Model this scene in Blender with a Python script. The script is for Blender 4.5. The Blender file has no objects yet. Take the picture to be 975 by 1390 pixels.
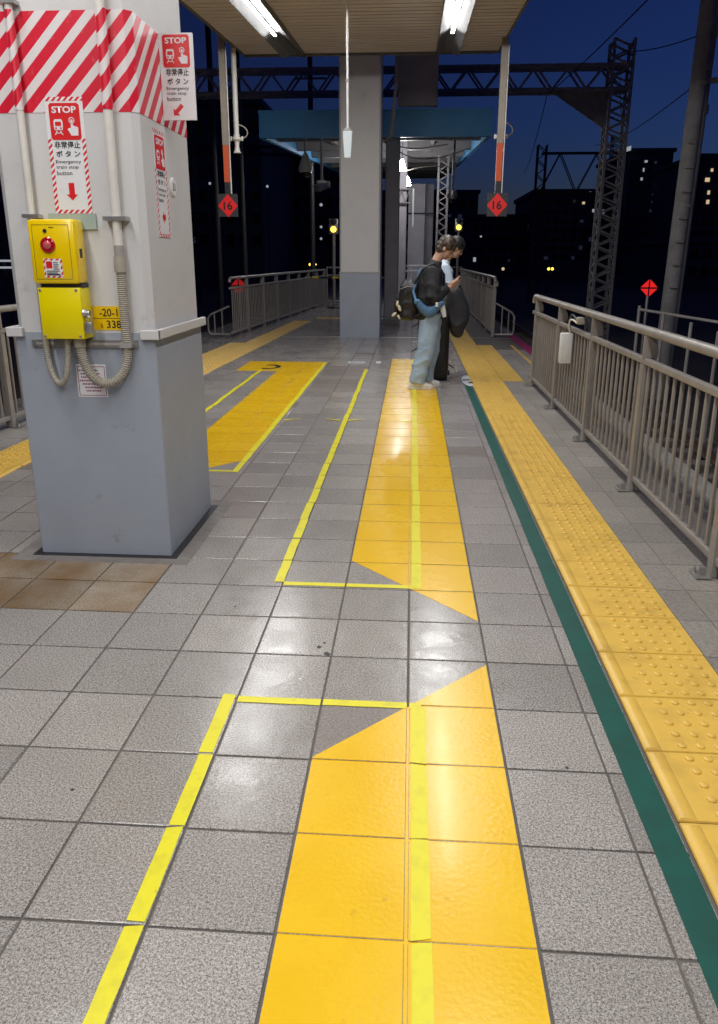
import bpy, bmesh, math, random
from mathutils import Vector, Matrix
random.seed(7)
SC = bpy.context.scene
COL = SC.collection
R = math.radians

# ------------------------------------------------------------------ camera
FPX, CAMH, PITCH, YAW, ROLL = 1010.72, 1.48, 0.289089, -0.0681708, 0.00220422
_F = Vector((math.sin(YAW), math.cos(YAW), 0)); _R = Vector((math.cos(YAW), -math.sin(YAW), 0)); _U = Vector((0, 0, 1))
_F2 = _F*math.cos(PITCH)-_U*math.sin(PITCH); _U2 = _U*math.cos(PITCH)+_F*math.sin(PITCH)
_R3 = _R*math.cos(ROLL)+_U2*math.sin(ROLL); _U3 = _U2*math.cos(ROLL)-_R*math.sin(ROLL)
cam_d = bpy.data.cameras.new('camera'); cam = bpy.data.objects.new('camera', cam_d); COL.objects.link(cam)
cam.matrix_world = Matrix(((_R3.x, _U3.x, -_F2.x, 0), (_R3.y, _U3.y, -_F2.y, 0), (_R3.z, _U3.z, -_F2.z, CAMH), (0, 0, 0, 1)))
cam_d.sensor_fit = 'VERTICAL'; cam_d.sensor_height = 36; cam_d.sensor_width = 36
cam_d.lens = 36*FPX/1390.0
cam_d.shift_y = -45/1390.0
cam_d.clip_start = 0.05; cam_d.clip_end = 2000
SC.camera = cam

def P(x, y, Y=None, X=None, Z=None):
    """pixel of the photograph -> point on the plane the thing touches"""
    d = _F2 + _R3*((x-487.5)/FPX) - _U3*((y-650)/FPX)
    o = Vector((0, 0, CAMH))
    if Y is not None: t = (Y-o.y)/d.y
    elif X is not None: t = (X-o.x)/d.x
    else: t = ((Z or 0)-o.z)/d.z
    return o+d*t

# ------------------------------------------------------------------ world: dusk sky, no sun left
W = bpy.data.worlds.new('World'); SC.world = W; W.use_nodes = True
nt = W.node_tree; nt.nodes.clear()
sky = nt.nodes.new('ShaderNodeTexSky'); sky.sky_type = 'NISHITA'; sky.sun_disc = False
sky.sun_elevation = R(-2.0); sky.sun_rotation = R(52); sky.altitude = 0; sky.air_density = 1.0; sky.dust_density = 0.0; sky.ozone_density = 4.0
hs = nt.nodes.new('ShaderNodeMix'); hs.data_type = 'RGBA'; hs.blend_type = 'MULTIPLY'; hs.inputs[0].default_value = 1
hs.inputs[7].default_value = (0.52, 0.72, 1.0, 1)
bg = nt.nodes.new('ShaderNodeBackground'); bg.inputs[1].default_value = 0.13
wo = nt.nodes.new('ShaderNodeOutputWorld')
nt.links.new(sky.outputs[0], hs.inputs[6]); nt.links.new(hs.outputs[2], bg.inputs[0]); nt.links.new(bg.outputs[0], wo.inputs[0])
SC.view_settings.view_transform = 'Standard'; SC.view_settings.look = 'None'
SC.view_settings.exposure = 1.15; SC.view_settings.gamma = 1.0
SC.cycles.use_denoising = True; SC.cycles.denoising_prefilter = 'NONE'
SC.cycles.sample_clamp_indirect = 0.8
TUBE = 84.0          # brightness of the platform tubes

# ------------------------------------------------------------------ materials
MATS = {}
def mat(name, c1, c2=None, rough=0.5, metal=0.0, scale=4.0, bump=0.0, bscale=60.0, emit=None, es=0.0, coat=0.0, rvar=0.0, spec=0.5, detail=4.0, lo=0.35, hi=0.7, trans=0.0, wear=0.0, wcol=(0.05, 0.045, 0.04), wscale=16.0, wlo=0.66):
    if name in MATS: return MATS[name]
    m = bpy.data.materials.new(name); m.use_nodes = True
    n = m.node_tree.nodes; l = m.node_tree.links; b = n['Principled BSDF']
    b.inputs['Base Color'].default_value = (*c1, 1); b.inputs['Roughness'].default_value = rough
    b.inputs['Metallic'].default_value = metal; b.inputs['Specular IOR Level'].default_value = spec
    b.inputs['Coat Weight'].default_value = coat; b.inputs['Coat Roughness'].default_value = 0.12
    b.inputs['Transmission Weight'].default_value = trans
    if emit: b.inputs['Emission Color'].default_value = (*emit, 1); b.inputs['Emission Strength'].default_value = es
    if c2 or bump or rvar or wear:
        g = n.new('ShaderNodeNewGeometry')
    if c2:
        t = n.new('ShaderNodeTexNoise'); t.inputs['Scale'].default_value = scale; t.inputs['Detail'].default_value = detail; t.inputs['Roughness'].default_value = 0.6
        l.new(g.outputs['Position'], t.inputs['Vector'])
        r = n.new('ShaderNodeValToRGB'); r.color_ramp.elements[0].position = lo; r.color_ramp.elements[1].position = hi
        r.color_ramp.elements[0].color = (*c1, 1); r.color_ramp.elements[1].color = (*c2, 1)
        l.new(t.outputs[0], r.inputs[0]); l.new(r.outputs[0], b.inputs['Base Color'])
        if wear:
            tw = n.new('ShaderNodeTexNoise'); tw.inputs['Scale'].default_value = wscale; tw.inputs['Detail'].default_value = 10; tw.inputs['Roughness'].default_value = 0.72
            l.new(g.outputs['Position'], tw.inputs['Vector'])
            mw = n.new('ShaderNodeMapRange'); mw.inputs[1].default_value = wlo; mw.inputs[2].default_value = wlo+0.10; mw.inputs[4].default_value = wear
            l.new(tw.outputs[0], mw.inputs[0])
            xw = n.new('ShaderNodeMix'); xw.data_type = 'RGBA'; xw.inputs[7].default_value = (*wcol, 1)
            l.new(mw.outputs[0], xw.inputs[0]); l.new(r.outputs[0], xw.inputs[6]); l.new(xw.outputs[2], b.inputs['Base Color'])
        if rvar:
            mr = n.new('ShaderNodeMapRange'); mr.inputs[3].default_value = max(0.02, rough-rvar); mr.inputs[4].default_value = rough+rvar
            l.new(t.outputs[0], mr.inputs[0]); l.new(mr.outputs[0], b.inputs['Roughness'])
    if bump:
        t2 = n.new('ShaderNodeTexNoise'); t2.inputs['Scale'].default_value = bscale; t2.inputs['Detail'].default_value = 3
        l.new(g.outputs['Position'], t2.inputs['Vector'])
        bp = n.new('ShaderNodeBump'); bp.inputs['Strength'].default_value = 1.0; bp.inputs['Distance'].default_value = bump
        l.new(t2.outputs[0], bp.inputs['Height']); l.new(bp.outputs[0], b.inputs['Normal'])
    MATS[name] = m
    return m

def tile_mat(name, dark, light, stain, rough, tint=(1, 1, 1), speck=260.0, stain_amt=0.25, sscale=1.7):
    m = bpy.data.materials.new(name); m.use_nodes = True
    n = m.node_tree.nodes; l = m.node_tree.links; b = n['Principled BSDF']
    g = n.new('ShaderNodeNewGeometry')
    t = n.new('ShaderNodeTexNoise'); t.inputs['Scale'].default_value = speck; t.inputs['Detail'].default_value = 2.5; t.inputs['Roughness'].default_value = 0.65
    l.new(g.outputs['Position'], t.inputs['Vector'])
    tb = n.new('ShaderNodeTexNoise'); tb.inputs['Scale'].default_value = speck*.48; tb.inputs['Detail'].default_value = 1.5
    l.new(g.outputs['Position'], tb.inputs['Vector'])
    mg = n.new('ShaderNodeMix'); mg.data_type = 'FLOAT'; mg.inputs[0].default_value = 0.36
    l.new(t.outputs[0], mg.inputs[2]); l.new(tb.outputs[0], mg.inputs[3])
    r = n.new('ShaderNodeValToRGB'); e = r.color_ramp.elements
    e[0].position = 0.385; e[0].color = (*dark, 1); e[1].position = 0.615; e[1].color = (*light, 1)
    l.new(mg.outputs[0], r.inputs[0])
    # per tile tone
    oi = n.new('ShaderNodeObjectInfo'); ad = n.new('ShaderNodeMath'); ad.operation = 'ADD'
    l.new(oi.outputs['Random'], ad.inputs[0]); l.new(g.outputs['Random Per Island'], ad.inputs[1])
    fr = n.new('ShaderNodeMath'); fr.operation = 'FRACT'; l.new(ad.outputs[0], fr.inputs[0])
    mr = n.new('ShaderNodeMapRange'); mr.inputs[3].default_value = 0.86; mr.inputs[4].default_value = 1.10; l.new(fr.outputs[0], mr.inputs[0])
    # wide soft dirt
    t2 = n.new('ShaderNodeTexNoise'); t2.inputs['Scale'].default_value = sscale; t2.inputs['Detail'].default_value = 6; t2.inputs['Roughness'].default_value = 0.65
    l.new(g.outputs['Position'], t2.inputs['Vector'])
    mr2 = n.new('ShaderNodeMapRange'); mr2.inputs[1].default_value = 0.30; mr2.inputs[2].default_value = 0.80; mr2.inputs[3].default_value = 0; mr2.inputs[4].default_value = stain_amt
    l.new(t2.outputs[0], mr2.inputs[0])
    mx = n.new('ShaderNodeMix'); mx.data_type = 'RGBA'; mx.inputs[7].default_value = (*stain, 1)
    l.new(mr2.outputs[0], mx.inputs[0]); l.new(r.outputs[0], mx.inputs[6])
    vm = n.new('ShaderNodeVectorMath'); vm.operation = 'SCALE'; l.new(mx.outputs[2], vm.inputs[0]); l.new(mr.outputs[0], vm.inputs['Scale'])
    vt = n.new('ShaderNodeVectorMath'); vt.operation = 'MULTIPLY'; vt.inputs[1].default_value = tint; l.new(vm.outputs[0], vt.inputs[0])
    l.new(vt.outputs[0], b.inputs['Base Color'])
    # worn gloss
    t3 = n.new('ShaderNodeTexNoise'); t3.inputs['Scale'].default_value = 9; t3.inputs['Detail'].default_value = 5; l.new(g.outputs['Position'], t3.inputs['Vector'])
    mr3 = n.new('ShaderNodeMapRange'); mr3.inputs[1].default_value = 0.3; mr3.inputs[2].default_value = 0.7; mr3.inputs[3].default_value = rough-0.05; mr3.inputs[4].default_value = rough+0.10
    l.new(t3.outputs[0], mr3.inputs[0]); l.new(mr3.outputs[0], b.inputs['Roughness'])
    b1 = n.new('ShaderNodeBump'); b1.inputs['Distance'].default_value = 0.00014; l.new(t.outputs[0], b1.inputs['Height'])
    t4 = n.new('ShaderNodeTexNoise'); t4.inputs['Scale'].default_value = 28; t4.inputs['Detail'].default_value = 2; l.new(g.outputs['Position'], t4.inputs['Vector'])
    b2 = n.new('ShaderNodeBump'); b2.inputs['Distance'].default_value = 0.0007; l.new(t4.outputs[0], b2.inputs['Height']); l.new(b1.outputs[0], b2.inputs['Normal'])
    l.new(b2.outputs[0], b.inputs['Normal'])
    return m

def stripe_mat(name, period, ca, cb, duty=0.5, vec=(1, 1, -1), rough=0.35):
    m = bpy.data.materials.new(name); m.use_nodes = True
    n = m.node_tree.nodes; l = m.node_tree.links; b = n['Principled BSDF']
    g = n.new('ShaderNodeNewGeometry')
    d = n.new('ShaderNodeVectorMath'); d.operation = 'DOT_PRODUCT'; d.inputs[1].default_value = [v/period for v in vec]
    l.new(g.outputs['Position'], d.inputs[0])
    f = n.new('ShaderNodeMath'); f.operation = 'FRACT'; l.new(d.outputs['Value'], f.inputs[0])
    c = n.new('ShaderNodeMath'); c.operation = 'GREATER_THAN'; c.inputs[1].default_value = duty; l.new(f.outputs[0], c.inputs[0])
    t = n.new('ShaderNodeTexNoise'); t.inputs['Scale'].default_value = 22; t.inputs['Detail'].default_value = 6; l.new(g.outputs['Position'], t.inputs['Vector'])
    mr = n.new('ShaderNodeMapRange'); mr.inputs[1].default_value = 0.62; mr.inputs[2].default_value = 0.8; mr.inputs[4].default_value = 0.35; l.new(t.outputs[0], mr.inputs[0])
    mx = n.new('ShaderNodeMix'); mx.data_type = 'RGBA'; mx.inputs[6].default_value = (*ca, 1); mx.inputs[7].default_value = (*cb, 1); l.new(c.outputs[0], mx.inputs[0])
    mx2 = n.new('ShaderNodeMix'); mx2.data_type = 'RGBA'; mx2.inputs[7].default_value = (0.5, 0.42, 0.38, 1); l.new(mr.outputs[0], mx2.inputs[0]); l.new(mx.outputs[2], mx2.inputs[6])
    l.new(mx2.outputs[2], b.inputs['Base Color']); b.inputs['Roughness'].default_value = rough
    return m

M_TILE = tile_mat('granite_tile', (0.105, 0.096, 0.088), (0.62, 0.578, 0.54), (0.20, 0.17, 0.145), 0.17, stain_amt=0.38, speck=330)
M_TILEB = tile_mat('rust_stained_tile', (0.13, 0.108, 0.082), (0.56, 0.48, 0.375), (0.20, 0.115, 0.045), 0.36, stain_amt=1.35, sscale=3.2)
M_TILED = tile_mat('dull_brown_tile', (0.13, 0.11, 0.10), (0.38, 0.33, 0.30), (0.14, 0.11, 0.09), 0.33)
M_PAVER = tile_mat('concrete_paver', (0.22, 0.20, 0.18), (0.37, 0.34, 0.31), (0.16, 0.135, 0.11), 0.5, speck=90, stain_amt=0.55)
M_GROUT = mat('grout', (0.10, 0.088, 0.08), (0.15, 0.13, 0.118), rough=0.85, scale=6)
M_YEL = mat('yellow_floor_paint', (0.87, 0.51, 0.001), (0.91, 0.56, 0.002), rough=0.27, scale=3, bump=0.0007, bscale=70, rvar=0.06, coat=0.10, wear=0.55, wcol=(0.30, 0.15, 0.01), wscale=22, wlo=0.62)
M_TAPE = mat('lemon_tape', (0.82, 0.74, 0.015), (0.70, 0.62, 0.02), rough=0.4, scale=14, lo=0.5, hi=0.75, wear=0.7, wcol=(0.22, 0.19, 0.04), wscale=30, wlo=0.63)
M_TACT = mat('tactile_yellow', (0.80, 0.51, 0.095), (0.60, 0.37, 0.075), rough=0.36, scale=7, detail=8, lo=0.48, hi=0.78, wear=0.5, wcol=(0.20, 0.12, 0.03), wscale=12, wlo=0.60)
M_GREEN = mat('green_tape', (0.002, 0.088, 0.066), (0.006, 0.066, 0.05), rough=0.5, scale=9, wear=0.6, wcol=(0.10, 0.16, 0.14), wscale=26, wlo=0.63)
M_COLG = mat('light_grey_paint', (0.64, 0.63, 0.63), (0.55, 0.54, 0.535), rough=0.5, scale=2.2, detail=9, lo=0.5, hi=0.85, bump=0.0006, bscale=120, wear=0.35, wcol=(0.25, 0.235, 0.22), wscale=7, wlo=0.61)
M_COLB = mat('blue_grey_paint', (0.37, 0.405, 0.475), (0.32, 0.35, 0.415), rough=0.38, scale=3.0, detail=8, lo=0.45, hi=0.85, bump=0.0005, bscale=90, wear=0.45, wcol=(0.16, 0.17, 0.19), wscale=9, wlo=0.61)
M_COLD = mat('mid_grey_paint', (0.32, 0.31, 0.325), (0.26, 0.255, 0.265), rough=0.5, scale=3)
M_LILAC = mat('pale_lilac_paint', (0.62, 0.58, 0.62), (0.52, 0.48, 0.52), rough=0.5, scale=2)
M_FENCE = mat('taupe_metal', (0.345, 0.315, 0.285), (0.28, 0.255, 0.23), rough=0.34, metal=0.15, scale=8, wear=0.5, wcol=(0.10, 0.07, 0.05), wscale=20, wlo=0.63)
M_STEEL = mat('galvanised_steel', (0.52, 0.51, 0.49), (0.40, 0.39, 0.38), rough=0.35, metal=0.8, scale=25)
M_WHITE = mat('white_plastic', (0.78, 0.78, 0.77), (0.68, 0.67, 0.65), rough=0.4, scale=8, lo=0.55, hi=0.85)
M_CREAM = mat('cream_pipe', (0.72, 0.69, 0.64), (0.60, 0.57, 0.52), rough=0.42, scale=10, lo=0.5, hi=0.85)
M_HOSE = mat('beige_hose', (0.40, 0.37, 0.305), (0.32, 0.29, 0.24), rough=0.5, scale=12)
M_YBOX = mat('yellow_enamel', (0.95, 0.66, 0.0), (0.90, 0.61, 0.0), rough=0.25, scale=5, coat=0.3)
M_RED = mat('sign_red', (0.70, 0.018, 0.022), rough=0.35)
M_REDL = mat('red_lens', (0.42, 0.005, 0.015), rough=0.12, coat=0.6)
M_SIGNW = mat('sign_white', (0.80, 0.80, 0.82), (0.74, 0.74, 0.76), rough=0.35, scale=20, lo=0.55, hi=0.8)
M_BLACK = mat('print_black', (0.012, 0.012, 0.014), rough=0.45)
M_GREYP = mat('sage_grey_plate', (0.36, 0.44, 0.41), rough=0.45)
M_DARK = mat('dark_metal', (0.035, 0.035, 0.04), rough=0.45, metal=0.3)
M_ROOF = mat('cream_ceiling', (0.80, 0.72, 0.69), (0.73, 0.65, 0.62), rough=0.55, scale=1.6, detail=7)
M_BLUE = mat('blue_fascia_paint', (0.10, 0.40, 0.76), (0.08, 0.35, 0.68), rough=0.4, scale=2.5)
M_UNDER = mat('grey_soffit', (0.30, 0.28, 0.28), (0.23, 0.215, 0.215), rough=0.6, scale=1.2)
M_POLEBG = mat('beige_post_paint', (0.30, 0.26, 0.22), (0.25, 0.215, 0.18), rough=0.5, scale=6)
M_ORANGE = mat('orange_red_paint', (0.55, 0.09, 0.03), rough=0.5)
M_CONC = mat('pole_concrete', (0.36, 0.35, 0.34), (0.26, 0.25, 0.245), rough=0.8, scale=5, detail=8)
M_TRUSS = mat('weathered_steel_grey', (0.36, 0.335, 0.32), (0.27, 0.25, 0.24), rough=0.6, scale=6)
M_BALL = mat('track_ballast', (0.035, 0.028, 0.024), (0.16, 0.125, 0.105), rough=0.95, scale=26, detail=5, bump=0.03, bscale=22, lo=0.3, hi=0.75)
M_RAIL = mat('rail_steel', (0.16, 0.10, 0.07), (0.26, 0.2, 0.17), rough=0.45, metal=0.6, scale=9)
M_SLEEP = mat('concrete_sleeper', (0.20, 0.18, 0.16), (0.14, 0.12, 0.105), rough=0.9, scale=9)
M_EDGE = mat('platform_edge_concrete', (0.27, 0.255, 0.235), (0.19, 0.178, 0.165), rough=0.75, scale=5, detail=8)
M_MAG = mat('magenta_edge_paint', (0.30, 0.02, 0.10), rough=0.6)
M_CITY = mat('haze_tinted_facade', (0.10, 0.11, 0.15), (0.075, 0.08, 0.11), rough=0.8, scale=0.4)  # blue lift of the night haze is put into this wall colour
M_GLASSD = mat('dark_window_glass', (0.02, 0.022, 0.03), rough=0.1)
M_TUBE = mat('tube_light_glow', (1, 1, 1), emit=(0.985, 0.98, 0.97), es=TUBE)
M_TUBE.cycles.emission_sampling = 'FRONT'
M_LAMP = mat('pendant_glow', (1, 1, 1), emit=(0.97, 0.98, 1.0), es=55)
M_AMBER = mat('amber_lamp_glow', (1, 0.8, 0.1), emit=(1.0, 0.70, 0.06), es=1.6)
M_WINL = mat('warm_window_glow', (0.9, 0.8, 0.6), emit=(1.0, 0.72, 0.40), es=.28)
M_WINW = mat('white_window_glow', (0.9, 0.9, 0.9), emit=(0.86, 0.93, 1.0), es=.15)
M_WIND = mat('dim_window_glow', (0.5, 0.5, 0.6), emit=(0.35, 0.42, 0.6), es=.012)
M_REDG = mat('red_marker_glow', (0.7, 0.02, 0.02), emit=(1.0, 0.02, 0.02), es=.3)
M_REDD = mat('dim_red_marker', (0.6, 0.02, 0.02), emit=(1.0, 0.02, 0.02), es=.10)
M_REFL = mat('white_reflector', (0.13, 0.13, 0.13), rough=0.45)
M_STRIPE = stripe_mat('hazard_red_white', 0.112, (0.66, 0.010, 0.035), (0.74, 0.70, 0.70), 0.55)
M_STRIPES = stripe_mat('sign_border_stripe', 0.026, (0.70, 0.02, 0.03), (0.80, 0.80, 0.81), 0.5)
M_PINK = mat('notice_paper', (0.72, 0.62, 0.64), rough=0.6)
M_DENIM = mat('light_denim', (0.42, 0.57, 0.76), (0.27, 0.40, 0.58), rough=0.85, scale=11, detail=6, bump=0.004, bscale=30, lo=0.42, hi=0.75)
M_JACKET = mat('black_jacket', (0.016, 0.017, 0.021), (0.030, 0.031, 0.037), rough=0.75, scale=14, bump=0.005, bscale=22)
M_NAVYBAG = mat('charcoal_nylon', (0.030, 0.032, 0.042), (0.020, 0.021, 0.028), rough=0.6, scale=10, bump=0.005, bscale=18)
M_BPACK = mat('black_nylon', (0.010, 0.010, 0.012), (0.018, 0.018, 0.021), rough=0.5, scale=14, bump=0.004, bscale=25)
M_SKIN = mat('skin', (0.62, 0.38, 0.27), (0.56, 0.32, 0.22), rough=0.5, scale=14)
M_HAIRB = mat('ash_brown_hair', (0.030, 0.020, 0.015), (0.12, 0.082, 0.058), rough=0.42, scale=26, detail=2, lo=0.42, hi=0.72)
M_HAIRK = mat('black_hair', (0.012, 0.010, 0.010), (0.02, 0.018, 0.018), rough=0.45, scale=40)
M_SHIRT = mat('pale_blue_shirt', (0.62, 0.72, 0.82), (0.50, 0.62, 0.74), rough=0.8, scale=12, bump=0.004, bscale=20)
M_SHOE = mat('white_shoe', (0.84, 0.83, 0.82), (0.76, 0.74, 0.72), rough=0.55, scale=18)
M_SLING = mat('blue_sling', (0.085, 0.20, 0.36), (0.06, 0.15, 0.28), rough=0.6, scale=12, bump=0.004, bscale=25)
M_CHARM = mat('cream_charm', (0.72, 0.66, 0.52), rough=0.7)

# ------------------------------------------------------------------ mesh helpers
class MB:
    def __init__(s): s.v = []; s.f = []; s.mi = []
    def add(s, v, f, mi=0):
        k = len(s.v); s.v += [tuple(a) for a in v]
        for q in f: s.f.append(tuple(i+k for i in q)); s.mi.append(mi)
        return s
    def box(s, x0, x1, y0, y1, z0, z1, mi=0):
        v = [(x0, y0, z0), (x1, y0, z0), (x1, y1, z0), (x0, y1, z0), (x0, y0, z1), (x1, y0, z1), (x1, y1, z1), (x0, y1, z1)]
        return s.add(v, [(0, 3, 2, 1), (4, 5, 6, 7), (0, 1, 5, 4), (1, 2, 6, 5), (2, 3, 7, 6), (3, 0, 4, 7)], mi)
    def bbox(s, x0, x1, y0, y1, z0, z1, b=0.01, mi=0):
        """box with chamfered edges"""
        bm = bmesh.new(); bmesh.ops.create_cube(bm, size=1)
        for v in bm.verts:
            v.co = Vector(((x0+x1)/2+v.co.x*(x1-x0), (y0+y1)/2+v.co.y*(y1-y0), (z0+z1)/2+v.co.z*(z1-z0)))
        bmesh.ops.bevel(bm, geom=bm.edges[:], offset=b, segments=2, affect='EDGES', profile=0.5)
        bm.verts.index_update()
        s.add([v.co[:] for v in bm.verts], [[v.index for v in f.verts] for f in bm.faces], mi); bm.free(); return s
    def quad(s, a, b, c, d, mi=0): return s.add([a, b, c, d], [(0, 1, 2, 3)], mi)
    def tube(s, pts, r, n=8, mi=0, cap=True):
        pts = [Vector(p) for p in pts]; rs = r if isinstance(r, (list, tuple)) else [r]*len(pts)
        up = None; base = len(s.v); rings = []
        for i, p in enumerate(pts):
            t = (pts[min(i+1, len(pts)-1)]-pts[max(i-1, 0)]).normalized()
            if up is None:
                up = Vector((0, 0, 1)) if abs(t.z) < 0.9 else Vector((1, 0, 0))
            a = t.cross(up).normalized(); up = a.cross(t).normalized()
            rings.append([p+(a*math.cos(2*math.pi*k/n)+up*math.sin(2*math.pi*k/n))*rs[i] for k in range(n)])
        v = [q for rg in rings for q in rg]; f = []
        for i in range(len(pts)-1):
            for k in range(n): f.append((i*n+k, i*n+(k+1) % n, (i+1)*n+(k+1) % n, (i+1)*n+k))
        if cap: f.append(tuple(range(n))[::-1]); f.append(tuple((len(pts)-1)*n+k for k in range(n)))
        return s.add(v, f, mi)
    def bar(s, a, b, w, h=None, mi=0):
        """square section bar between two points"""
        a = Vector(a); b = Vector(b); h = h or w; t = (b-a).normalized()
        up = Vector((0, 0, 1)) if abs(t.z) < 0.95 else Vector((0, 1, 0))
        x = t.cross(up).normalized(); y = x.cross(t).normalized(); v = []
        for p in (a, b):
            for sx, sy in ((-1, -1), (1, -1), (1, 1), (-1, 1)): v.append(p+x*sx*w/2+y*sy*h/2)
        return s.add(v, [(0, 1, 2, 3), (7, 6, 5, 4), (0, 4, 5, 1), (1, 5, 6, 2), (2, 6, 7, 3), (3, 7, 4, 0)], mi)
    def lathe(s, c, prof, n=12, axis='z', mi=0):
        c = Vector(c); v = []; f = []
        for r, h in prof:
            for k in range(n):
                a = 2*math.pi*k/n; q = (r*math.cos(a), r*math.sin(a), h)
                if axis == 'y': q = (q[0], q[2], q[1])
                if axis == 'x': q = (q[2], q[0], q[1])
                v.append(c+Vector(q))
        for i in range(len(prof)-1):
            for k in range(n): f.append((i*n+k, i*n+(k+1) % n, (i+1)*n+(k+1) % n, (i+1)*n+k))
        f.append(tuple(range(n))); f.append(tuple((len(prof)-1)*n+k for k in range(n)))
        return s.add(v, f, mi)
    def ell(s, c, r, n=12, m=8, rot=None, mi=0):
        c = Vector(c); v = []; f = []
        for i in range(m+1):
            th = math.pi*i/m
            for k in range(n):
                a = 2*math.pi*k/n
                q = Vector((r[0]*math.sin(th)*math.cos(a), r[1]*math.sin(th)*math.sin(a), r[2]*math.cos(th)))
                if rot is not None: q = rot @ q
                v.append(c+q)
        for i in range(m):
            for k in range(n): f.append((i*n+k, (i+1)*n+k, (i+1)*n+(k+1) % n, i*n+(k+1) % n))
        return s.add(v, f, mi)
    def prism(s, poly, y0, y1, mi=0):
        """polygon in XZ extruded along Y"""
        n = len(poly); v = [(x, y0, z) for x, z in poly]+[(x, y1, z) for x, z in poly]
        f = [tuple(range(n)), tuple(range(2*n-1, n-1, -1))]+[(k, k+n, (k+1) % n+n, (k+1) % n) for k in range(n)]
        return s.add(v, f, mi)
    def zprism(s, poly, z0, z1, mi=0):
        n = len(poly); v = [(x, y, z0) for x, y in poly]+[(x, y, z1) for x, y in poly]
        f = [tuple(range(n))[::-1], tuple(range(n, 2*n))]+[(k, (k+1) % n, (k+1) % n+n, k+n) for k in range(n)]
        return s.add(v, f, mi)
    def mesh(s, name, mats, smooth=False, fix=True):
        me = bpy.data.meshes.new(name); me.from_pydata(s.v, [], s.f)
        for m in (mats if isinstance(mats, (list, tuple)) else [mats]): me.materials.append(m)
        if any(s.mi): me.polygons.foreach_set('material_index', s.mi)
        if fix:
            bm = bmesh.new(); bm.from_mesh(me); bmesh.ops.recalc_face_normals(bm, faces=bm.faces); bm.to_mesh(me); bm.free()
        if smooth:
            me.polygons.foreach_set('use_smooth', [True]*len(me.polygons))
            try: me.set_sharp_from_angle(angle=R(38))
            except Exception: pass
        me.update(); return me
    def build(s, name, mats, parent=None, smooth=False, fix=True):
        return link(name, s.mesh(name, mats, smooth, fix), parent)

def link(name, me, parent=None, loc=None, rz=None):
    o = bpy.data.objects.new(name, me); COL.objects.link(o)
    if parent: o.parent = parent; o.matrix_parent_inverse = INV.get(parent, Matrix())
    if loc is not None: o.location = loc
    if rz is not None: o.rotation_euler = (0, 0, rz)
    return o
INV = {}
def tag(o, label, cat, group=None, kind=None):
    o['label'] = label; o['category'] = cat
    if group: o['group'] = group
    if kind: o['kind'] = kind
    return o
def struct(o, label=None):
    o['kind'] = 'structure'
    if label: o['label'] = label
    return o
def thing(name, label, cat, loc=(0, 0, 0), group=None, rz=0, world=True):
    """Empty at the base; with world=True its parts are written in world coordinates"""
    o = bpy.data.objects.new(name, None); COL.objects.link(o); o.empty_display_size = 0.1
    o.location = loc; o.rotation_euler = (0, 0, rz)
    if world: INV[o] = (Matrix.Translation(Vector(loc)) @ Matrix.Rotation(rz, 4, 'Z')).inverted()
    return tag(o, label, cat, group)

def text_mesh(body, w, h, bold=0.0, sx=None):
    """letters as a flat mesh in XZ facing -Y, centred, fitted to w x h"""
    c = bpy.data.curves.new('lettering', 'FONT'); c.body = body; c.size = 1; c.offset = bold; c.resolution_u = 3
    o = bpy.data.objects.new('lettering', c); COL.objects.link(o)
    dg = bpy.context.evaluated_depsgraph_get(); dg.update()
    me = bpy.data.meshes.new_from_object(o.evaluated_get(dg))
    bpy.data.objects.remove(o); bpy.data.curves.remove(c)
    xs = [v.co.x for v in me.vertices]; ys = [v.co.y for v in me.vertices]
    x0, x1, y0, y1 = min(xs), max(xs), min(ys), max(ys)
    for v in me.vertices:
        v.co = Vector(((v.co.x-(x0+x1)/2)/(x1-x0)*w, 0, (v.co.y-(y0+y1)/2)/(y1-y0)*h))
    me.materials.clear()
    return me
def text(body, w, h, m, parent, loc, bold=0.0, rz=0, name='lettering'):
    me = text_mesh(body, w, h, bold); me.materials.append(m)
    return link(name, me, parent, loc, rz)

def remeshed(mb, name, m, parent, voxel=0.008, smooth=6, fold=None):
    """union of overlapping volumes into one continuous skin"""
    o = mb.build(name, m)
    md = o.modifiers.new('r', 'REMESH'); md.mode = 'VOXEL'; md.voxel_size = voxel; md.use_smooth_shade = True
    if smooth:
        sm = o.modifiers.new('s', 'SMOOTH'); sm.iterations = smooth; sm.factor = 0.5
    dg = bpy.context.evaluated_depsgraph_get(); dg.update()
    me = bpy.data.meshes.new_from_object(o.evaluated_get(dg)); me.name = name
    bpy.data.objects.remove(o)
    if fold:
        nn = [v.normal.copy() for v in me.vertices]
        for v, q in zip(me.vertices, nn): v.co += q*fold(v.co)
        me.update()
    me.polygons.foreach_set('use_smooth', [True]*len(me.polygons))
    return link(name, me, parent)
def cloth_fold(a, f):
    def g(c):
        ph = c.z*f+1.7*math.sin(c.y*19+c.z*5)+1.3*math.sin(c.x*23-c.z*7)
        k = .55+.45*math.sin(c.z*9.0+c.y*8+c.x*5)
        return a*k*(1-2*abs(math.sin(ph*.5)))
    return g
def strand(c):
    return 0.0016*math.sin(c.y*210+5*math.sin(c.z*16)+3*math.sin(c.x*20))

# ================================================================== THE PLATFORM
PX, PY, X0, Y0 = 0.2985, 0.3095, 0.018, 1.316     # tile grid measured on the floor
XR, XL = 2.08, -4.25
YB, YF = -9.0, 60.0
PLAT = MB().box(XL, XR, YB, YF, -1.15, -0.0045).build('platform', M_GROUT); struct(PLAT)
# ballast ground to the horizon
struct(MB().quad((-600, -300, -1.16), (600, -300, -1.16), (600, 900, -1.16), (-600, 900, -1.16)).build('ground', M_BALL))

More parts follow.
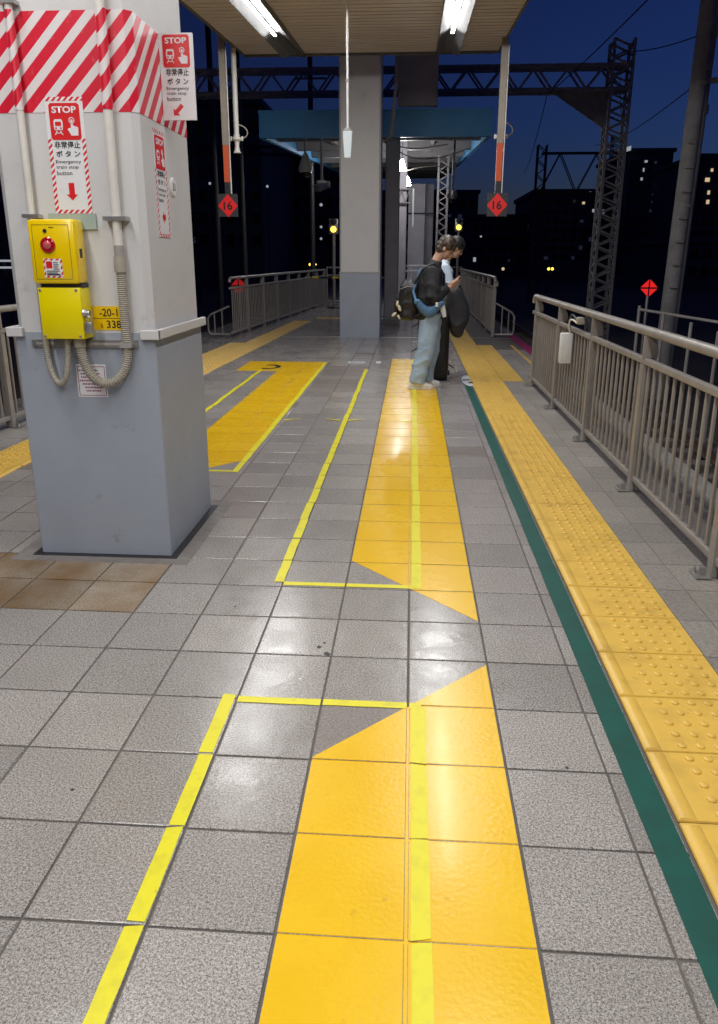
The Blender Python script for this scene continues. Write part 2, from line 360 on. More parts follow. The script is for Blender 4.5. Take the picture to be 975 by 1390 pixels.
def tile_mesh(name, w, d, m, g=0.004, b=0.003, z=0.0):
    x0, x1, y0, y1 = g, w-g, g, d-g
    v = [(x0, y0, z-.0042), (x1, y0, z-.0042), (x1, y1, z-.0042), (x0, y1, z-.0042),
         (x0, y0, z-.0009), (x1, y0, z-.0009), (x1, y1, z-.0009), (x0, y1, z-.0009),
         (x0+b, y0+b, z), (x1-b, y0+b, z), (x1-b, y1-b, z), (x0+b, y1-b, z)]
    f = [(8, 9, 10, 11)]+[(k, (k+1) % 4, (k+1) % 4+4, k+4) for k in range(4)]+[(k+4, (k+1) % 4+4, (k+1) % 4+8, k+8) for k in range(4)]
    return MB().add(v, f).mesh(name, m)
ME_T = tile_mesh('floor_tile', PX, PY, M_TILE); ME_TB = tile_mesh('floor_tile_stained', PX, PY, M_TILEB); ME_TD = tile_mesh('floor_tile_dull', PX, PY, M_TILED)
ME_TC = tile_mesh('floor_tile_cut', 0.756-(X0+2*PX), PY, M_TILE)
def left_tact(Y): return -2.83+0.031*(Y-5)       # right edge of the left tactile strip
COLBASE = (-2.02, -1.09, 3.38, 4.40)
cells = []
for i in range(-15, 3):
    for j in range(-8, 150):
        x = X0+i*PX; y = Y0+j*PY
        if y > 45: break
        cells.append((i, j, x, y))
def vis_size(x, y):
    d = Vector((x+.15, y+.15, 0))-Vector((0, 0, CAMH)); z = d.dot(_F2)
    if z < 0.3: return 0
    u = 487.5+FPX*d.dot(_R3)/z; v = 650-FPX*d.dot(_U3)/z
    if u < -60 or u > 1035 or v > 1460: return 0
    if x < COLBASE[1] and y > COLBASE[2] and -1.89/3.5 < x/max(y, .1) < -1.21/4.3: return 0   # behind the near column
    return 1.0/(z*z*z)
order = sorted(cells, key=lambda c: -vis_size(c[2], c[3]))
single = set((c[0], c[1]) for c in order[:300])
rest = {0: MB(), 1: MB()}
for i, j, x, y in cells:
    if COLBASE[0] < x+.02 and x+PX < COLBASE[1]+.05 and COLBASE[2] < y+.02 and y+PY < COLBASE[3]+.02: continue
    if x < XL: continue
    st = (-2.4 < x < -1.25 and 2.80 < y < 3.4)
    dull = (-1.2 < x < -0.62 and 8.3 < y < 10.6) or (st is False and random.random() < 0.02)
    if (i, j) in single:
        me = ME_TC if i == 2 else ME_TB if st else ME_TD if dull else ME_T
        o = link('tile', me, PLAT, (x, y, random.uniform(-.0006, .0004)))
    else:
        w = 0.756-x if i == 2 else PX
        g, b, z = .004, .003, random.uniform(-.0006, .0004)
        mb = rest[1 if dull else 0]
        x0, x1, y0, y1 = x+g, x+w-g, y+g, y+PY-g
        mb.add([(x0, y0, -.0042), (x1, y0, -.0042), (x1, y1, -.0042), (x0, y1, -.0042), (x0+b, y0+b, z), (x1-b, y0+b, z), (x1-b, y1-b, z), (x0+b, y1-b, z)],
               [(4, 5, 6, 7)]+[(k, (k+1) % 4, (k+1) % 4+4, k+4) for k in range(4)])
for k, m in ((0, M_TILE), (1, M_TILED)):
    o = rest[k].build('tile_field', m, PLAT, fix=False); o['kind'] = 'stuff'
# pavers on the track side of the tactile strip
pav = [(1.165, 1.300), (1.300, 1.615), (1.615, 1.93)]
for (a, b_) in pav:
    me = tile_mesh('edge_paver', b_-a, 0.3055, M_PAVER, g=0.002, b=0.002)
    for j in range(0, 36):
        link('paver', me, PLAT, (a, 2.35-2*.3055+j*.3055, random.uniform(-.0006, 0)))
for j in range(20):
    link('coping_stone', tile_mesh('coping_stone', 0.15, 0.9, M_EDGE, g=.004, b=.004) if j == 0 else bpy.data.meshes['coping_stone'], PLAT, (1.93, -1+j*.9, 0.0))

for (gx, gy, gr_) in ((-.335, 2.62, .010), (-.300, 2.57, .013), (-.318, 2.655, .006), (.12, 4.9, .006), (-1.15, 6.4, .009), (-1.12, 6.35, .006), (-.95, 1.75, .005), (.50, 1.95, .006), (-.75, 2.95, .005)):
    MB().zprism([(gx+gr_*random.uniform(.7, 1.2)*math.cos(k*.7), gy+gr_*random.uniform(.7, 1.2)*math.sin(k*.7)) for k in range(9)], .0004, .0012).build('gum_spot', M_DARK, PLAT)

# ---- far light strip across the platform
MB().box(-3.2, 1.95, 14.52, 14.60, -.002, .0045).build('joint_strip', M_STEEL, PLAT)

# ================================================================== FLOOR MARKINGS
def clip(poly, x0, x1, y0, y1):
    def cut(p, f, ins):
        out = []
        for k in range(len(p)):
            a, b = p[k], p[(k+1) % len(p)]; fa, fb = f(a), f(b)
            if fa >= 0: out.append(a)
            if (fa >= 0) != (fb >= 0):
                t = fa/(fa-fb); out.append((a[0]+(b[0]-a[0])*t, a[1]+(b[1]-a[1])*t))
        return out
    for f in (lambda q: q[0]-x0, lambda q: x1-q[0], lambda q: q[1]-y0, lambda q: y1-q[1]):
        poly = cut(poly, f, None)
        if len(poly) < 3: return []
    return poly
def panel(name, poly, m, label, zt=0.0012, zg=-0.0022, cat='floor marking'):
    """paint film that follows the tiles and dips into the joints"""
    mb = MB(); xs = [q[0] for q in poly]; ys = [q[1] for q in poly]
    mb.add([(x, y, zg) for x, y in poly], [tuple(range(len(poly)))])
    i0 = int((min(xs)-X0)//PX)-1; j0 = int((min(ys)-Y0)//PY)-1
    for i in range(i0, i0+12):
        for j in range(j0, j0+45):
            x, y = X0+i*PX, Y0+j*PY
            o_ = clip(poly, x+.0048, x+PX-.0048, y+.0048, y+PY-.0048); q = clip(poly, x+.0056, x+PX-.0056, y+.0056, y+PY-.0056)
            if len(q) >= 3:
                mb.add([(a, b, zt) for a, b in q], [tuple(range(len(q)))])
                if len(o_) == len(q):
                    n = len(q); mb.add([(a, b, zg+.0004) for a, b in o_]+[(a, b, zt) for a, b in q], [(k, (k+1) % n, (k+1) % n+n, k+n) for k in range(n)])
    o = mb.build(name, m, None)
    for pl in o.data.polygons:
        if pl.normal.z < -.01: pl.flip()
    return tag(o, label, cat)
JA, JC = X0+PX-.0050, X0-PX+.0050
panel('yellow_floor_panel', [(JC, .35), (JA, .35), (JA, 2.53), (JC, 1.945)], M_YEL, 'glossy yellow painted panel nearest the camera with slanted far end')
panel('yellow_floor_panel', [(JC, 3.505), (JA, 2.885), (JA, 11.38), (JC, 11.38)], M_YEL, 'long glossy yellow painted panel the person with the backpack stands on')
LL, LR = -1.80, -1.215
panel('yellow_floor_panel', [(LL, 6.05), (LR, 5.22), (LR, 10.95), (-2.37, 10.95), (-2.37, 10.0), (LL, 10.0)] if False else [(LL, 4.80), (LR, 5.42), (LR, 10.95), (LL, 10.95)], M_YEL, 'yellow painted panel behind the near column towards the left track')
panel('yellow_floor_panel', [(-2.37, 10.0), (LL-.004, 10.0), (LL-.004, 10.95), (-2.37, 10.95)], M_YEL, 'short yellow painted block beside the far end of left panel')

def tape_run(par, a, b, width, along='y', z=0.0026, jitter=.004, tears=True):
    """tape laid in pieces that break at the joints"""
    if along == 'y':
        y = a[1]; x = a[0]
        cuts = [a[1]]+[Y0+j*PY for j in range(-5, 60) if a[1]+.05 < Y0+j*PY < b-.05]+[b]
        for k in range(len(cuts)-1):
            u0 = cuts[k]+(.005 if k else 0); u1 = cuts[k+1]-(.004 if k < len(cuts)-2 else 0); d = random.uniform(-jitter, jitter); n = 6
            L = [(x+d+random.uniform(-.0012, .0012), u0+(u1-u0)*q/n+(random.uniform(-.006, .006) if q in (0, n) else 0)) for q in range(n+1)]
            Rr = [(x+d+width+random.uniform(-.0012, .0012), u0+(u1-u0)*q/n+(random.uniform(-.006, .006) if q in (0, n) else 0)) for q in range(n+1)]
            MB().zprism(L[::-1]+Rr, z-.0008, z).build('tape_strip', M_TAPE, par)
    else:
        x = a[0]; y = a[1]
        cuts = [x]+[X0+i*PX for i in range(-12, 4) if x+.05 < X0+i*PX < b-.03]+[b]
        for k in range(len(cuts)-1):
            u0 = cuts[k]+(.004 if k else 0); u1 = cuts[k+1]-(.004 if k < len(cuts)-2 else 0); n = 5
            d = random.uniform(-.002, .002)
            L = [(u0+(u1-u0)*q/n, y+d+random.uniform(-.001, .001)) for q in range(n+1)]; Rr = [(u0+(u1-u0)*q/n, y+d+width+random.uniform(-.001, .001)) for q in range(n+1)]
            MB().zprism(L+Rr[::-1], z-.0008, z).build('tape_strip', M_TAPE, par)
JD = X0-2*PX
t = thing('tape_outline', 'lemon yellow tape outline nearest the camera with corner by tile joint', 'floor tape', (JD, 1.2, 0))
tape_run(t, (JD-.05, .3), 2.262, .045); tape_run(t, (JD+.004, 2.222), X0+.045, .036, 'x'); tape_run(t, (X0+.012, .3), 2.24, .047, z=.0030)
t = thing('tape_outline', 'lemon yellow tape outline in the middle beside the long yellow panel', 'floor tape', (JD, 5, 0))
tape_run(t, (JD-.045, 3.215), 10.25, .045); tape_run(t, (JD+.004, 3.185), X0+.05, .036, 'x'); tape_run(t, (X0+.012, 3.195), 11.3, .047, z=.0030)
t = thing('tape_outline', 'lemon yellow tape outline around the left yellow panel behind near column', 'floor tape', (LR, 7, 0))
tape_run(t, (LR-.045, 5.06), 10.9, .045, z=.0030); tape_run(t, (-2.06, 5.07), LR-.05, .036, 'x'); tape_run(t, (-2.06, 5.11), 10.1, .045)
def chevron(cx, cy, label):
    mb = MB()
    for s_ in (-1, 1):
        pts = [(cx+s_*(.035+.15*k/6), cy+.08*(k/6)**1.6) for k in range(7)]
        for k in range(6):
            (a, b), (c, d) = pts[k], pts[k+1]; w0, w1 = .022*(1-k/7), .022*(1-(k+1)/7)
            mb.zprism([(a, b-w0), (c, d-w1), (c, d+w1), (a, b+w0)] if s_ > 0 else [(c, d-w1), (a, b-w0), (a, b+w0), (c, d+w1)], .0038, .0046)
    tag(mb.build('wing_mark', M_TAPE), label, 'floor mark', 'winged tape marks')
chevron(-1.215, 6.86, 'curved winged tape mark on the left yellow panel edge'); chevron(-.615, 6.88, 'curved winged tape mark on the middle tape line'); chevron(X0+.035, 6.86, 'curved winged tape mark on the long yellow panel')
# white floor stickers and the dark loop mark
wm = MB()
c = P(485, 492, Z=0)
wm.box(c.x-.13, c.x+.12, c.y-.10, c.y-.05, .001, .002).box(c.x-.10, c.x+.12, c.y+.05, c.y+.10, .001, .002).box(c.x-.13, c.x-.10, c.y-.05, c.y+.10, .001, .002).box(c.x-.02, c.x+.12, c.y-.015, c.y+.015, .001, .002)
tag(wm.build('floor_sticker', M_SIGNW), 'white E shaped sticker on the tiles before the far column', 'sticker')
c = P(514, 492, Z=0)
tag(MB().box(c.x-.035, c.x+.035, c.y-.10, c.y+.10, .001, .002).build('floor_sticker', M_SIGNW), 'small white rectangular sticker on tiles right of the E sticker', 'sticker')
c = P(366, 498, Z=0); mb = MB()
for k in range(12):
    a0, a1 = -2.2+k*.36, -2.2+(k+1)*.36
    q = lambda a, r: (c.x+.16*r*math.cos(a), c.y+.22*r*math.sin(a))
    mb.zprism([q(a0, .62), q(a0, 1), q(a1, 1), q(a1, .62)], .0018, .0026)
tag(mb.build('floor_letter', M_BLACK), 'dark loop shaped mark on the short yellow block', 'floor mark')

# ---- green tape with the round sticker at its end
gt = MB(); n = 60
ys = [.4+(9.05-.4)*k/n for k in range(n+1)]
gt.zprism([(.660+random.uniform(-.0015, .0015), y) for y in ys][::-1]+[(.744+random.uniform(-.001, .001), y) for y in ys], .0012, .0022)
tag(gt.build('green_line', M_GREEN), 'long dark green tape line along the yellow tactile strip', 'floor tape')
c = P(636, 517, Z=0)
st = thing('round_sticker', 'round pale sticker with dark marks at the end of green tape', 'sticker', (c.x, c.y, 0))
circ = [(c.x+.085*math.cos(k*math.pi/10), c.y+.42*math.sin(k*math.pi/10)) for k in range(20)]
MB().zprism(circ, .003, .0042).build('disc', M_SIGNW, st)
MB().zprism([(c.x-.075, c.y-.02), (c.x+.03, c.y+.02), (c.x+.01, c.y+.12), (c.x-.07, c.y+.07)], .0046, .0054).build('print_mark', M_DARK, st)
MB().zprism([(c.x-.01, c.y-.22), (c.x+.04, c.y-.22), (c.x+.04, c.y-.10), (c.x-.01, c.y-.10)], .0046, .0054).build('print_mark', M_DARK, st)
# dark gap strip between tape and tactile paving
MB().box(.7475, .7555, .4, 30, -.003, .0012).build('seam', M_GROUT, PLAT)

# ---- tactile paving
BL = 0.3055
def dots_mesh(name, flip=False):
    mb = MB(); w = .405; h = .0052
    mb.add([(.002, .003, 0), (w-.002, .003, 0), (w-.002, BL-.003, 0), (.002, BL-.003, 0), (.004, .005, h), (w-.004, .005, h), (w-.004, BL-.005, h), (.004, BL-.005, h)],
           [(4, 5, 6, 7)]+[(k, (k+1) % 4, (k+1) % 4+4, k+4) for k in range(4)])
    bx0, bx1 = (w-.05, w-.012) if flip else (.012, .05)
    mb.add([(bx0-.006, .006, h), (bx1+.006, .006, h), (bx1+.006, BL-.012, h), (bx0-.006, BL-.012, h), (bx0, .010, h+.0045), (bx1, .010, h+.0045), (bx1, BL-.016, h+.0045), (bx0, BL-.016, h+.0045)],
           [(4, 5, 6, 7)]+[(k, (k+1) % 4, (k+1) % 4+4, k+4) for k in range(4)])
    for a in range(5):
        for b in range(5):
            cx = (.125+a*.0565); cx = w-cx if flip else cx; cy = .032+b*.0605
            mb.lathe((cx, cy, h), [(.0150, 0), (.0135, .0045), (.0090, .0068)], 8)
    return mb.mesh(name, M_TACT, True)
def bars_mesh(name, w, nb, flip=False, inner=True):
    mb = MB(); h = .0052
    mb.add([(.002, .003, 0), (w-.002, .003, 0), (w-.002, BL-.003, 0), (.002, BL-.003, 0), (.004, .005, h), (w-.004, .005, h), (w-.004, BL-.005, h), (.004, BL-.005, h)],
           [(4, 5, 6, 7)]+[(k, (k+1) % 4, (k+1) % 4+4, k+4) for k in range(4)])
    for a in range(nb):
        cx = w*(a+.5)/nb; d = .013
        mb.add([(cx-d, .004, h), (cx+d, .004, h), (cx+d, BL-.004, h), (cx-d, BL-.004, h), (cx-d*.6, .010, h+.0055), (cx+d*.6, .010, h+.0055), (cx+d*.6, BL-.010, h+.0055), (cx-d*.6, BL-.010, h+.0055)],
               [(4, 5, 6, 7)]+[(k, (k+1) % 4, (k+1) % 4+4, k+4) for k in range(4)])
    return mb.mesh(name, M_TACT)
ME_D = dots_mesh('tactile_dot_block'); ME_DF = dots_mesh('tactile_dot_block_left', True)
ME_B = bars_mesh('tactile_bar_block', .405, 7); ME_BW = bars_mesh('tactile_bar_block_wide', .262, 4)
tp = thing('tactile_paving', 'yellow tactile paving strip with dots running along the right fence', 'tactile paving', (.756, 2.35, 0))
for k in range(-6, 52):
    y = 2.35+k*BL
    link('tactile_block', ME_D if y < 7.1 else ME_B, tp, (.756, y, random.uniform(-.0004, .0006)))
    if 9.24 < y < 13.2: link('tactile_block', ME_BW, tp, (1.163, y, random.uniform(-.0004, .0006)))
tp2 = thing('tactile_paving', 'yellow tactile paving strip along the left track edge', 'tactile paving', (-2.9, 6, 0))
for k in range(4, 52):
    y = 2.35+k*BL
    link('tactile_block', ME_DF if y < 7.1 else ME_B, tp2, (left_tact(y+.15)-.405, y, .0003))
    if 9.24 < y < 13.2: link('tactile_block', ME_BW, tp2, (left_tact(y+.15)-.669, y, .0003))
tp3 = thing('tactile_paving', 'short yellow tactile strip crossing in front of the far left beacon', 'tactile paving', (-2, 20.6, 0))
for k in range(5):
    link('tactile_block', ME_B, tp3, (left_tact(18.5)+.01+k*.41, 19.0, .0003))
# track side: yellow line and magenta edge on the coping
tag(MB().box(1.742, 1.792, 6.9, 13.4, .0012, .0022).build('edge_line', M_TACT), 'thin yellow painted line behind the right fence', 'painted line')
tag(MB().box(1.90, 2.075, 10.9, 15.2, .0048, .0062).build('edge_strip', M_MAG), 'magenta painted platform edge past the right fence', 'painted line')

# ================================================================== COLUMNS
def octo(x0, x1, y0, y1, c): return [(x0+c, y0), (x1-c, y0), (x1, y0+c), (x1, y1-c), (x1-c, y1), (x0+c, y1), (x0, y1-c), (x0, y0+c)]
CX0, CX1, CY0, CY1 = -1.885, -1.215, 3.50, 4.28
c1 = thing('platform_column', 'thick near column, grey over blue grey, with red and white stripe band', 'column', (-1.55, 3.9, 0))
MB().zprism(octo(CX0, CX1, CY0, CY1, .030), 1.135, 3.95).build('upper_shaft', M_COLG, c1)
MB().zprism(octo(CX0-.008, CX1+.008, CY0-.008, CY1+.008, .006), .004, 1.135).build('lower_cladding', M_COLB, c1)
MB().zprism(octo(CX0-.002, CX1+.002, CY0-.002, CY1+.002, .030), 2.088, 2.482).build('stripe_band', M_STRIPE, c1)
for nm, a in (('trim', (CX1+.009, CX1+.034, CY0-.03, CY1+.03, 1.105, 1.150)), ('trim', (CX1-.055, CX1+.034, CY0-.036, CY0-.0085, 1.105, 1.150)), ('trim', (CX0-.034, CX0+.045, CY0-.036, CY0-.0085, 1.115, 1.160)), ('trim', (CX0-.034, CX0-.009, CY0-.008, CY1+.03, 1.115, 1.160))):
    MB().bbox(*a, b=.004).build(nm, M_COLG, c1)
MB().zprism(octo(CX0-.045, CX1+.045, CY0-.04, CY1+.04, .004), -.003, .0025).build('sealant_border', M_DARK, c1)
b0 = MB()
MB().zprism([(CX0-.13, CY0-.11), (CX1+.12, CY0-.11), (CX1+.12, CY1+.11), (CX0-.13, CY1+.11)], -.0035, .0006).build('mortar_bed', mat('mortar', (0.22, 0.20, 0.185), (0.16, 0.145, 0.135), rough=.8, scale=14), c1)

c2 = thing('platform_column', 'tall far column, grey over blue grey, standing in the platform middle', 'column', (-.98, 14.8, 0))
MB().zprism(octo(-1.352, -.605, 14.40, 15.15, .03), 1.21, 5.6).build('upper_shaft', M_COLG, c2)
MB().zprism(octo(-1.358, -.599, 14.394, 15.156, .006), .002, 1.21).build('lower_cladding', M_COLB, c2)
MB().box(-1.36, -.597, 14.386, 14.40, 1.20, 1.222).build('trim', M_STEEL, c2)

# ---- things on the near column
def sign_icons(par, cx, cz, w, y):
    """red panel with STOP, train and pressing hand; w = panel width; panel height = w*1.08"""
    h = w*1.08; c = w*.06
    def rr(x0, x1, z0, z1, r): return [(x0+r, z0), (x1-r, z0), (x1, z0+r), (x1, z1-r), (x1-r, z1), (x0+r, z1), (x0, z1-r), (x0, z0+r)]
    rp = MB().prism(rr(cx-w/2, cx+w/2, cz-h/2, cz+h/2, c), y-.0012, y).build('red_panel', M_RED, par)
    yy = y-.0022
    me = text_mesh('STOP', w*.80, w*.20, .03); me.materials.append(M_SIGNW)
    o = link('lettering', me, par, (cx, yy, cz+h*.32))
    # train
    tx, tz, s = cx-w*.23, cz-h*.16, w*.36
    tr = MB(); q = lambda a, b: (tx+a*s, tz+b*s)
    tr.prism([q(-.36, -.22), q(.36, -.22), q(.42, .1), q(.40, .52), q(.30, .66), q(-.30, .66), q(-.40, .52), q(-.42, .1)], yy, yy+.0008)
    tr.prism([q(-.40, -.62), q(-.30, -.62), q(-.10, -.28), q(-.20, -.28)], yy, yy+.0008); tr.prism([q(.30, -.62), q(.40, -.62), q(.20, -.28), q(.10, -.28)], yy, yy+.0008)
    tr.prism([q(-.30, -.50), q(.30, -.50), q(.30, -.43), q(-.30, -.43)], yy, yy+.0008)
    tr.build('train_icon', M_SIGNW, par)
    t2 = MB(); t2.prism([q(-.28, .12), q(.28, .12), q(.27, .46), q(-.27, .46)], yy-.0008, yy-.0002)
    t2.prism([q(-.30, -.13), q(-.14, -.13), q(-.14, 0), q(-.30, 0)], yy-.0008, yy-.0002); t2.prism([q(.14, -.13), q(.30, -.13), q(.30, 0), q(.14, 0)], yy-.0008, yy-.0002)
    t2.build('train_window', M_RED, par)
    hx, hz = cx+w*.22, cz-h*.18
    q = lambda a, b: (hx+a*s, hz+b*s)
    hd = MB(); hd.prism([q(-.10, .0), q(-.10, .62), q(-.04, .70), q(.04, .70), q(.10, .62), q(.10, .20), q(.48, .08), q(.55, 0), q(.50, -.62), q(-.12, -.62), q(-.42, -.10), q(-.34, -.02)], yy, yy+.0008)
    ring = []
    for k in range(14):
        a0, a1 = 2*math.pi*k/14, 2*math.pi*(k+1)/14
        hd.prism([q(.20*math.cos(a0), .62+.20*math.sin(a0)), q(.27*math.cos(a0), .62+.27*math.sin(a0)), q(.27*math.cos(a1), .62+.27*math.sin(a1)), q(.20*math.cos(a1), .62+.20*math.sin(a1))], yy, yy+.0008)
    hd.build('hand_icon', M_SIGNW, par)
def stop_sign(name, label, w, h, border, arrow, loc, rz, thick=.003, lay=None):
    """upright sign in local XZ, facing local -Y, top left at -w/2, h"""
    t = thing(name, label, 'sign', loc, None, rz, world=False)
    MB().box(-w/2, w/2, 0, thick, 0, h).build('board', M_SIGNW, t)
    L = lay; y = -.0006
    bw = w*.10
    if border:
        for a in ((-w/2, w/2, 0, bw*.95), (-w/2, w/2, h-bw*.95, h), (-w/2, -w/2+bw, bw*.95, h*.65), (w/2-bw, w/2, bw*.95, h*.65)):
            MB().box(a[0], a[1], -.0008, 0, a[2], a[3]).build('striped_border', M_STRIPES, t)
    sign_icons(t, 0, h*L['red'], w*L['rw'], -.0004)
    text('非常停止', w*.68, h*L['kh'], M_BLACK, t, (0, -.0012, h*L['k1']), .018)
    text('ボ タ ン', w*.64, h*L['kh']*.86, M_BLACK, t, (0, -.0012, h*L['k2']), .018)
    for k, (s_, ww) in enumerate((('Emergency', .66), ('train stop', .58), ('button', .40))):
        text(s_, w*ww*1.02, h*L['eh']*(1.0 if k != 9 else 1), M_BLACK, t, (-w*.35+w*ww*.51, -.0012, h*(L['e1']-k*L['es'])), .004)
    a = L['ar']; aw = w*.15
    if arrow == 'down':
        p_ = [(-aw*.5, a[0]*h), (aw*.5, a[0]*h), (aw*.5, a[1]*h+aw), (aw, a[1]*h+aw), (0, a[1]*h), (-aw, a[1]*h+aw), (-aw*.5, a[1]*h+aw)]
    elif arrow == 'left':
        z_ = (a[0]+a[1])/2*h; p_ = [(-.9*aw, z_), (0, z_+aw), (0, z_+aw*.5), (aw*1.0, z_+aw*.5), (aw*1.0, z_-aw*.5), (0, z_-aw*.5), (0, z_-aw)]
    else:
        z_ = (a[0]+a[1])/2*h; b_ = [(-.25, -1.1), (1.05, -1.1), (.62, -.67), (1.15, -.14), (.56, .45), (.03, -.08), (-.4, .35)] and [(-1.2, -1.1), (.1, -1.1), (-.3, -.7), (.9, .5), (.35, 1.05), (-.85, -.15), (-1.2, .2)]
        p_ = [(u*aw, z_+v*aw) for u, v in b_]
    MB().prism(p_, -.0012, 0).build('arrow', M_RED, t)
    return t
LAYF = dict(red=.795, rw=.80, kh=.062, k1=.598, k2=.522, eh=.036, e1=.450, es=.047, ar=(.27, .115))
stop_sign('stop_sign', 'red and white emergency stop sign with down arrow on column front', .172, .481, True, 'down', (-1.541, 3.4975, 1.669), 0, .002, LAYF)
stop_sign('stop_sign', 'narrow looking emergency stop sign on the right side of near column', .172, .481, True, 'left', (-1.2125, 3.768, 1.572), R(90), .002, LAYF)
LAYL = dict(red=.795, rw=.80, kh=.085, k1=.555, k2=.45, eh=.048, e1=.365, es=.058, ar=(.19, .06))
stop_sign('projecting_stop_sign', 'white emergency stop sign projecting from the near column with diagonal arrow', .160, .372, False, 'diag', (-1.130, 3.86, 2.112), 0, .012, LAYL)
d = thing('round_plate', 'small round white plate on the side of near column', 'plate', (-1.214, 3.94, 1.817))
MB().lathe((-1.215, 3.94, 1.817), [(.045, 0), (.045, .006), (.040, .010)], 20, 'x').build('disc', M_WHITE, d, True)
for dy in (-.012, .012): MB().box(-1.2048, -1.2040, 3.94+dy-.003, 3.94+dy+.003, 1.80, 1.835).build('print_mark', M_BLACK, d)
for dy in (-.012, .012): MB().box(-1.2048, -1.2040, 3.94+dy-.010, 3.94+dy-.003, 1.800, 1.808).build('print_mark', M_BLACK, d)

# emergency button box
e = thing('emergency_button', 'yellow emergency stop button box with red button on column', 'button box', (-1.59, 3.42, 1.10))
yb = CY0
MB().box(-1.66, -1.440, yb-.012, yb-.001, 1.60, 1.668).build('back_plate', M_GREYP, e)
UB = MB().bbox(-1.712, -1.498, yb-.125, yb-.013, 1.362, 1.640, b=.016).build('upper_housing', M_YBOX, e, True)
LBX = MB().bbox(-1.700, -1.502, yb-.115, yb-.004, 1.115, 1.345, b=.004).build('lower_housing', mat('lemon_enamel', (0.90, 0.74, 0.0), (0.86, 0.70, 0.0), rough=0.3, scale=5), e, True)
MB().box(-1.69, -1.50, yb-.095, yb-.02, 1.344, 1.363).build('gasket', M_DARK, e)
yf = yb-.1255
fr = MB()
for a in ((-1.690, -1.522, 1.615, 1.6165), (-1.690, -1.522, 1.382, 1.3835), (-1.690, -1.6885, 1.3835, 1.615), (-1.5235, -1.522, 1.3835, 1.615)): fr.box(a[0], a[1], yf-.0006, yf, a[2], a[3])
fr.build('door_seam', M_DARK, UB)
MB().lathe((-1.622, yf, 1.530), [(.034, 0), (.034, -.006), (.029, -.011), (.018, -.009)], 24, 'y').build('button_ring', M_REDL, UB, True)
MB().ell((-1.622, yf-.0105, 1.530), (.019, .007, .019), 20, 10).build('button', mat('pale_red_button', (0.62, 0.16, 0.17), (0.5, 0.04, 0.05), rough=.2, scale=60, coat=.5), UB, True)
MB().lathe((-1.630, yf, 1.590), [(.009, 0), (.009, -.003), (.005, -.003)], 12, 'y').build('indicator_lamp', M_DARK, UB, True)
MB().box(-1.612, -1.590, yf-.0007, yf, 1.603, 1.606).build('maker_mark', M_DARK, UB)
sk = MB().box(-1.652, -1.566, yf-.0010, yf-.0002, 1.390, 1.472).build('sticker', M_STRIPES, UB)
MB().box(-1.644, -1.574, yf-.0018, yf-.0011, 1.398, 1.464).build('sticker_face', M_SIGNW, UB)
MB().box(-1.640, -1.612, yf-.0026, yf-.0019, 1.430, 1.460).build('sticker_panel', M_RED, UB)
for k in range(4): MB().box(-1.607, -1.580+.004*(k % 2)-.006, yf-.0026, yf-.0019, 1.452-.009*k, 1.456-.009*k).build('print_line', M_GREEN if k == 0 else M_BLACK, UB)
for k in range(2): MB().box(-1.640, -1.580-.01*k, yf-.0026, yf-.0019, 1.416-.008*k, 1.420-.008*k).build('print_line', M_BLACK, UB)
MB().box(-1.640, -1.578, yf-.0026, yf-.0019, 1.400, 1.406).build('print_line', M_DARK, UB)
for x, z in ((-1.688, 1.334), (-1.688, 1.127), (-1.520, 1.127), (-1.520, 1.334)):
    MB().lathe((x, yb-.115, z), [(.0065, 0), (.006, -.003), (.003, -.004)], 10, 'y').build('screw', M_STEEL, LBX, True)
MB().box(-1.4985, -1.4965, yb-.085, yb-.06, 1.475, 1.515).build('side_latch', M_DARK, UB)
lk = thing('padlock', 'small steel padlock hanging on the side of yellow box', 'padlock', (-1.475, 3.41, 1.14))
MB().bbox(-1.496, -1.462, yb-.118, yb-.100, 1.142, 1.192, b=.003).build('body', M_STEEL, lk, True)
MB().tube([(-1.490+.011*(1-math.cos(math.pi*k/8)), yb-.109, 1.19+.030*math.sin(math.pi*k/8)) for k in range(9)], .0035, 6).build('shackle', M_STEEL, lk, True)
MB().lathe((-1.5010, yb-.10, 1.232), [(.020, 0), (.020, .01), (.012, .02), (.012, .03)], 12, 'x').build('hasp', M_STEEL, e, True)
# number plate
npl = thing('number_plate', 'yellow number plate half hidden behind the hose on column', 'plate', (-1.42, 3.495, 1.15))
MB().box(-1.50, -1.332, yb-.003, yb-.0005, 1.1475, 1.257).build('plate', mat('plate_yellow', (0.85, 0.55, 0.0), rough=.4), npl)
MB().box(-1.50, -1.332, yb-.0036, yb-.0030, 1.200, 1.2025).build('print_line', M_BLACK, npl)
text('-20-1', .088, .036, M_BLACK, npl, (-1.424, yb-.0040, 1.228), .012)
text('k', .012, .022, M_BLACK, npl, (-1.459, yb-.0040, 1.168), .012); text('338', .070, .036, M_BLACK, npl, (-1.402, yb-.0040, 1.174), .012)
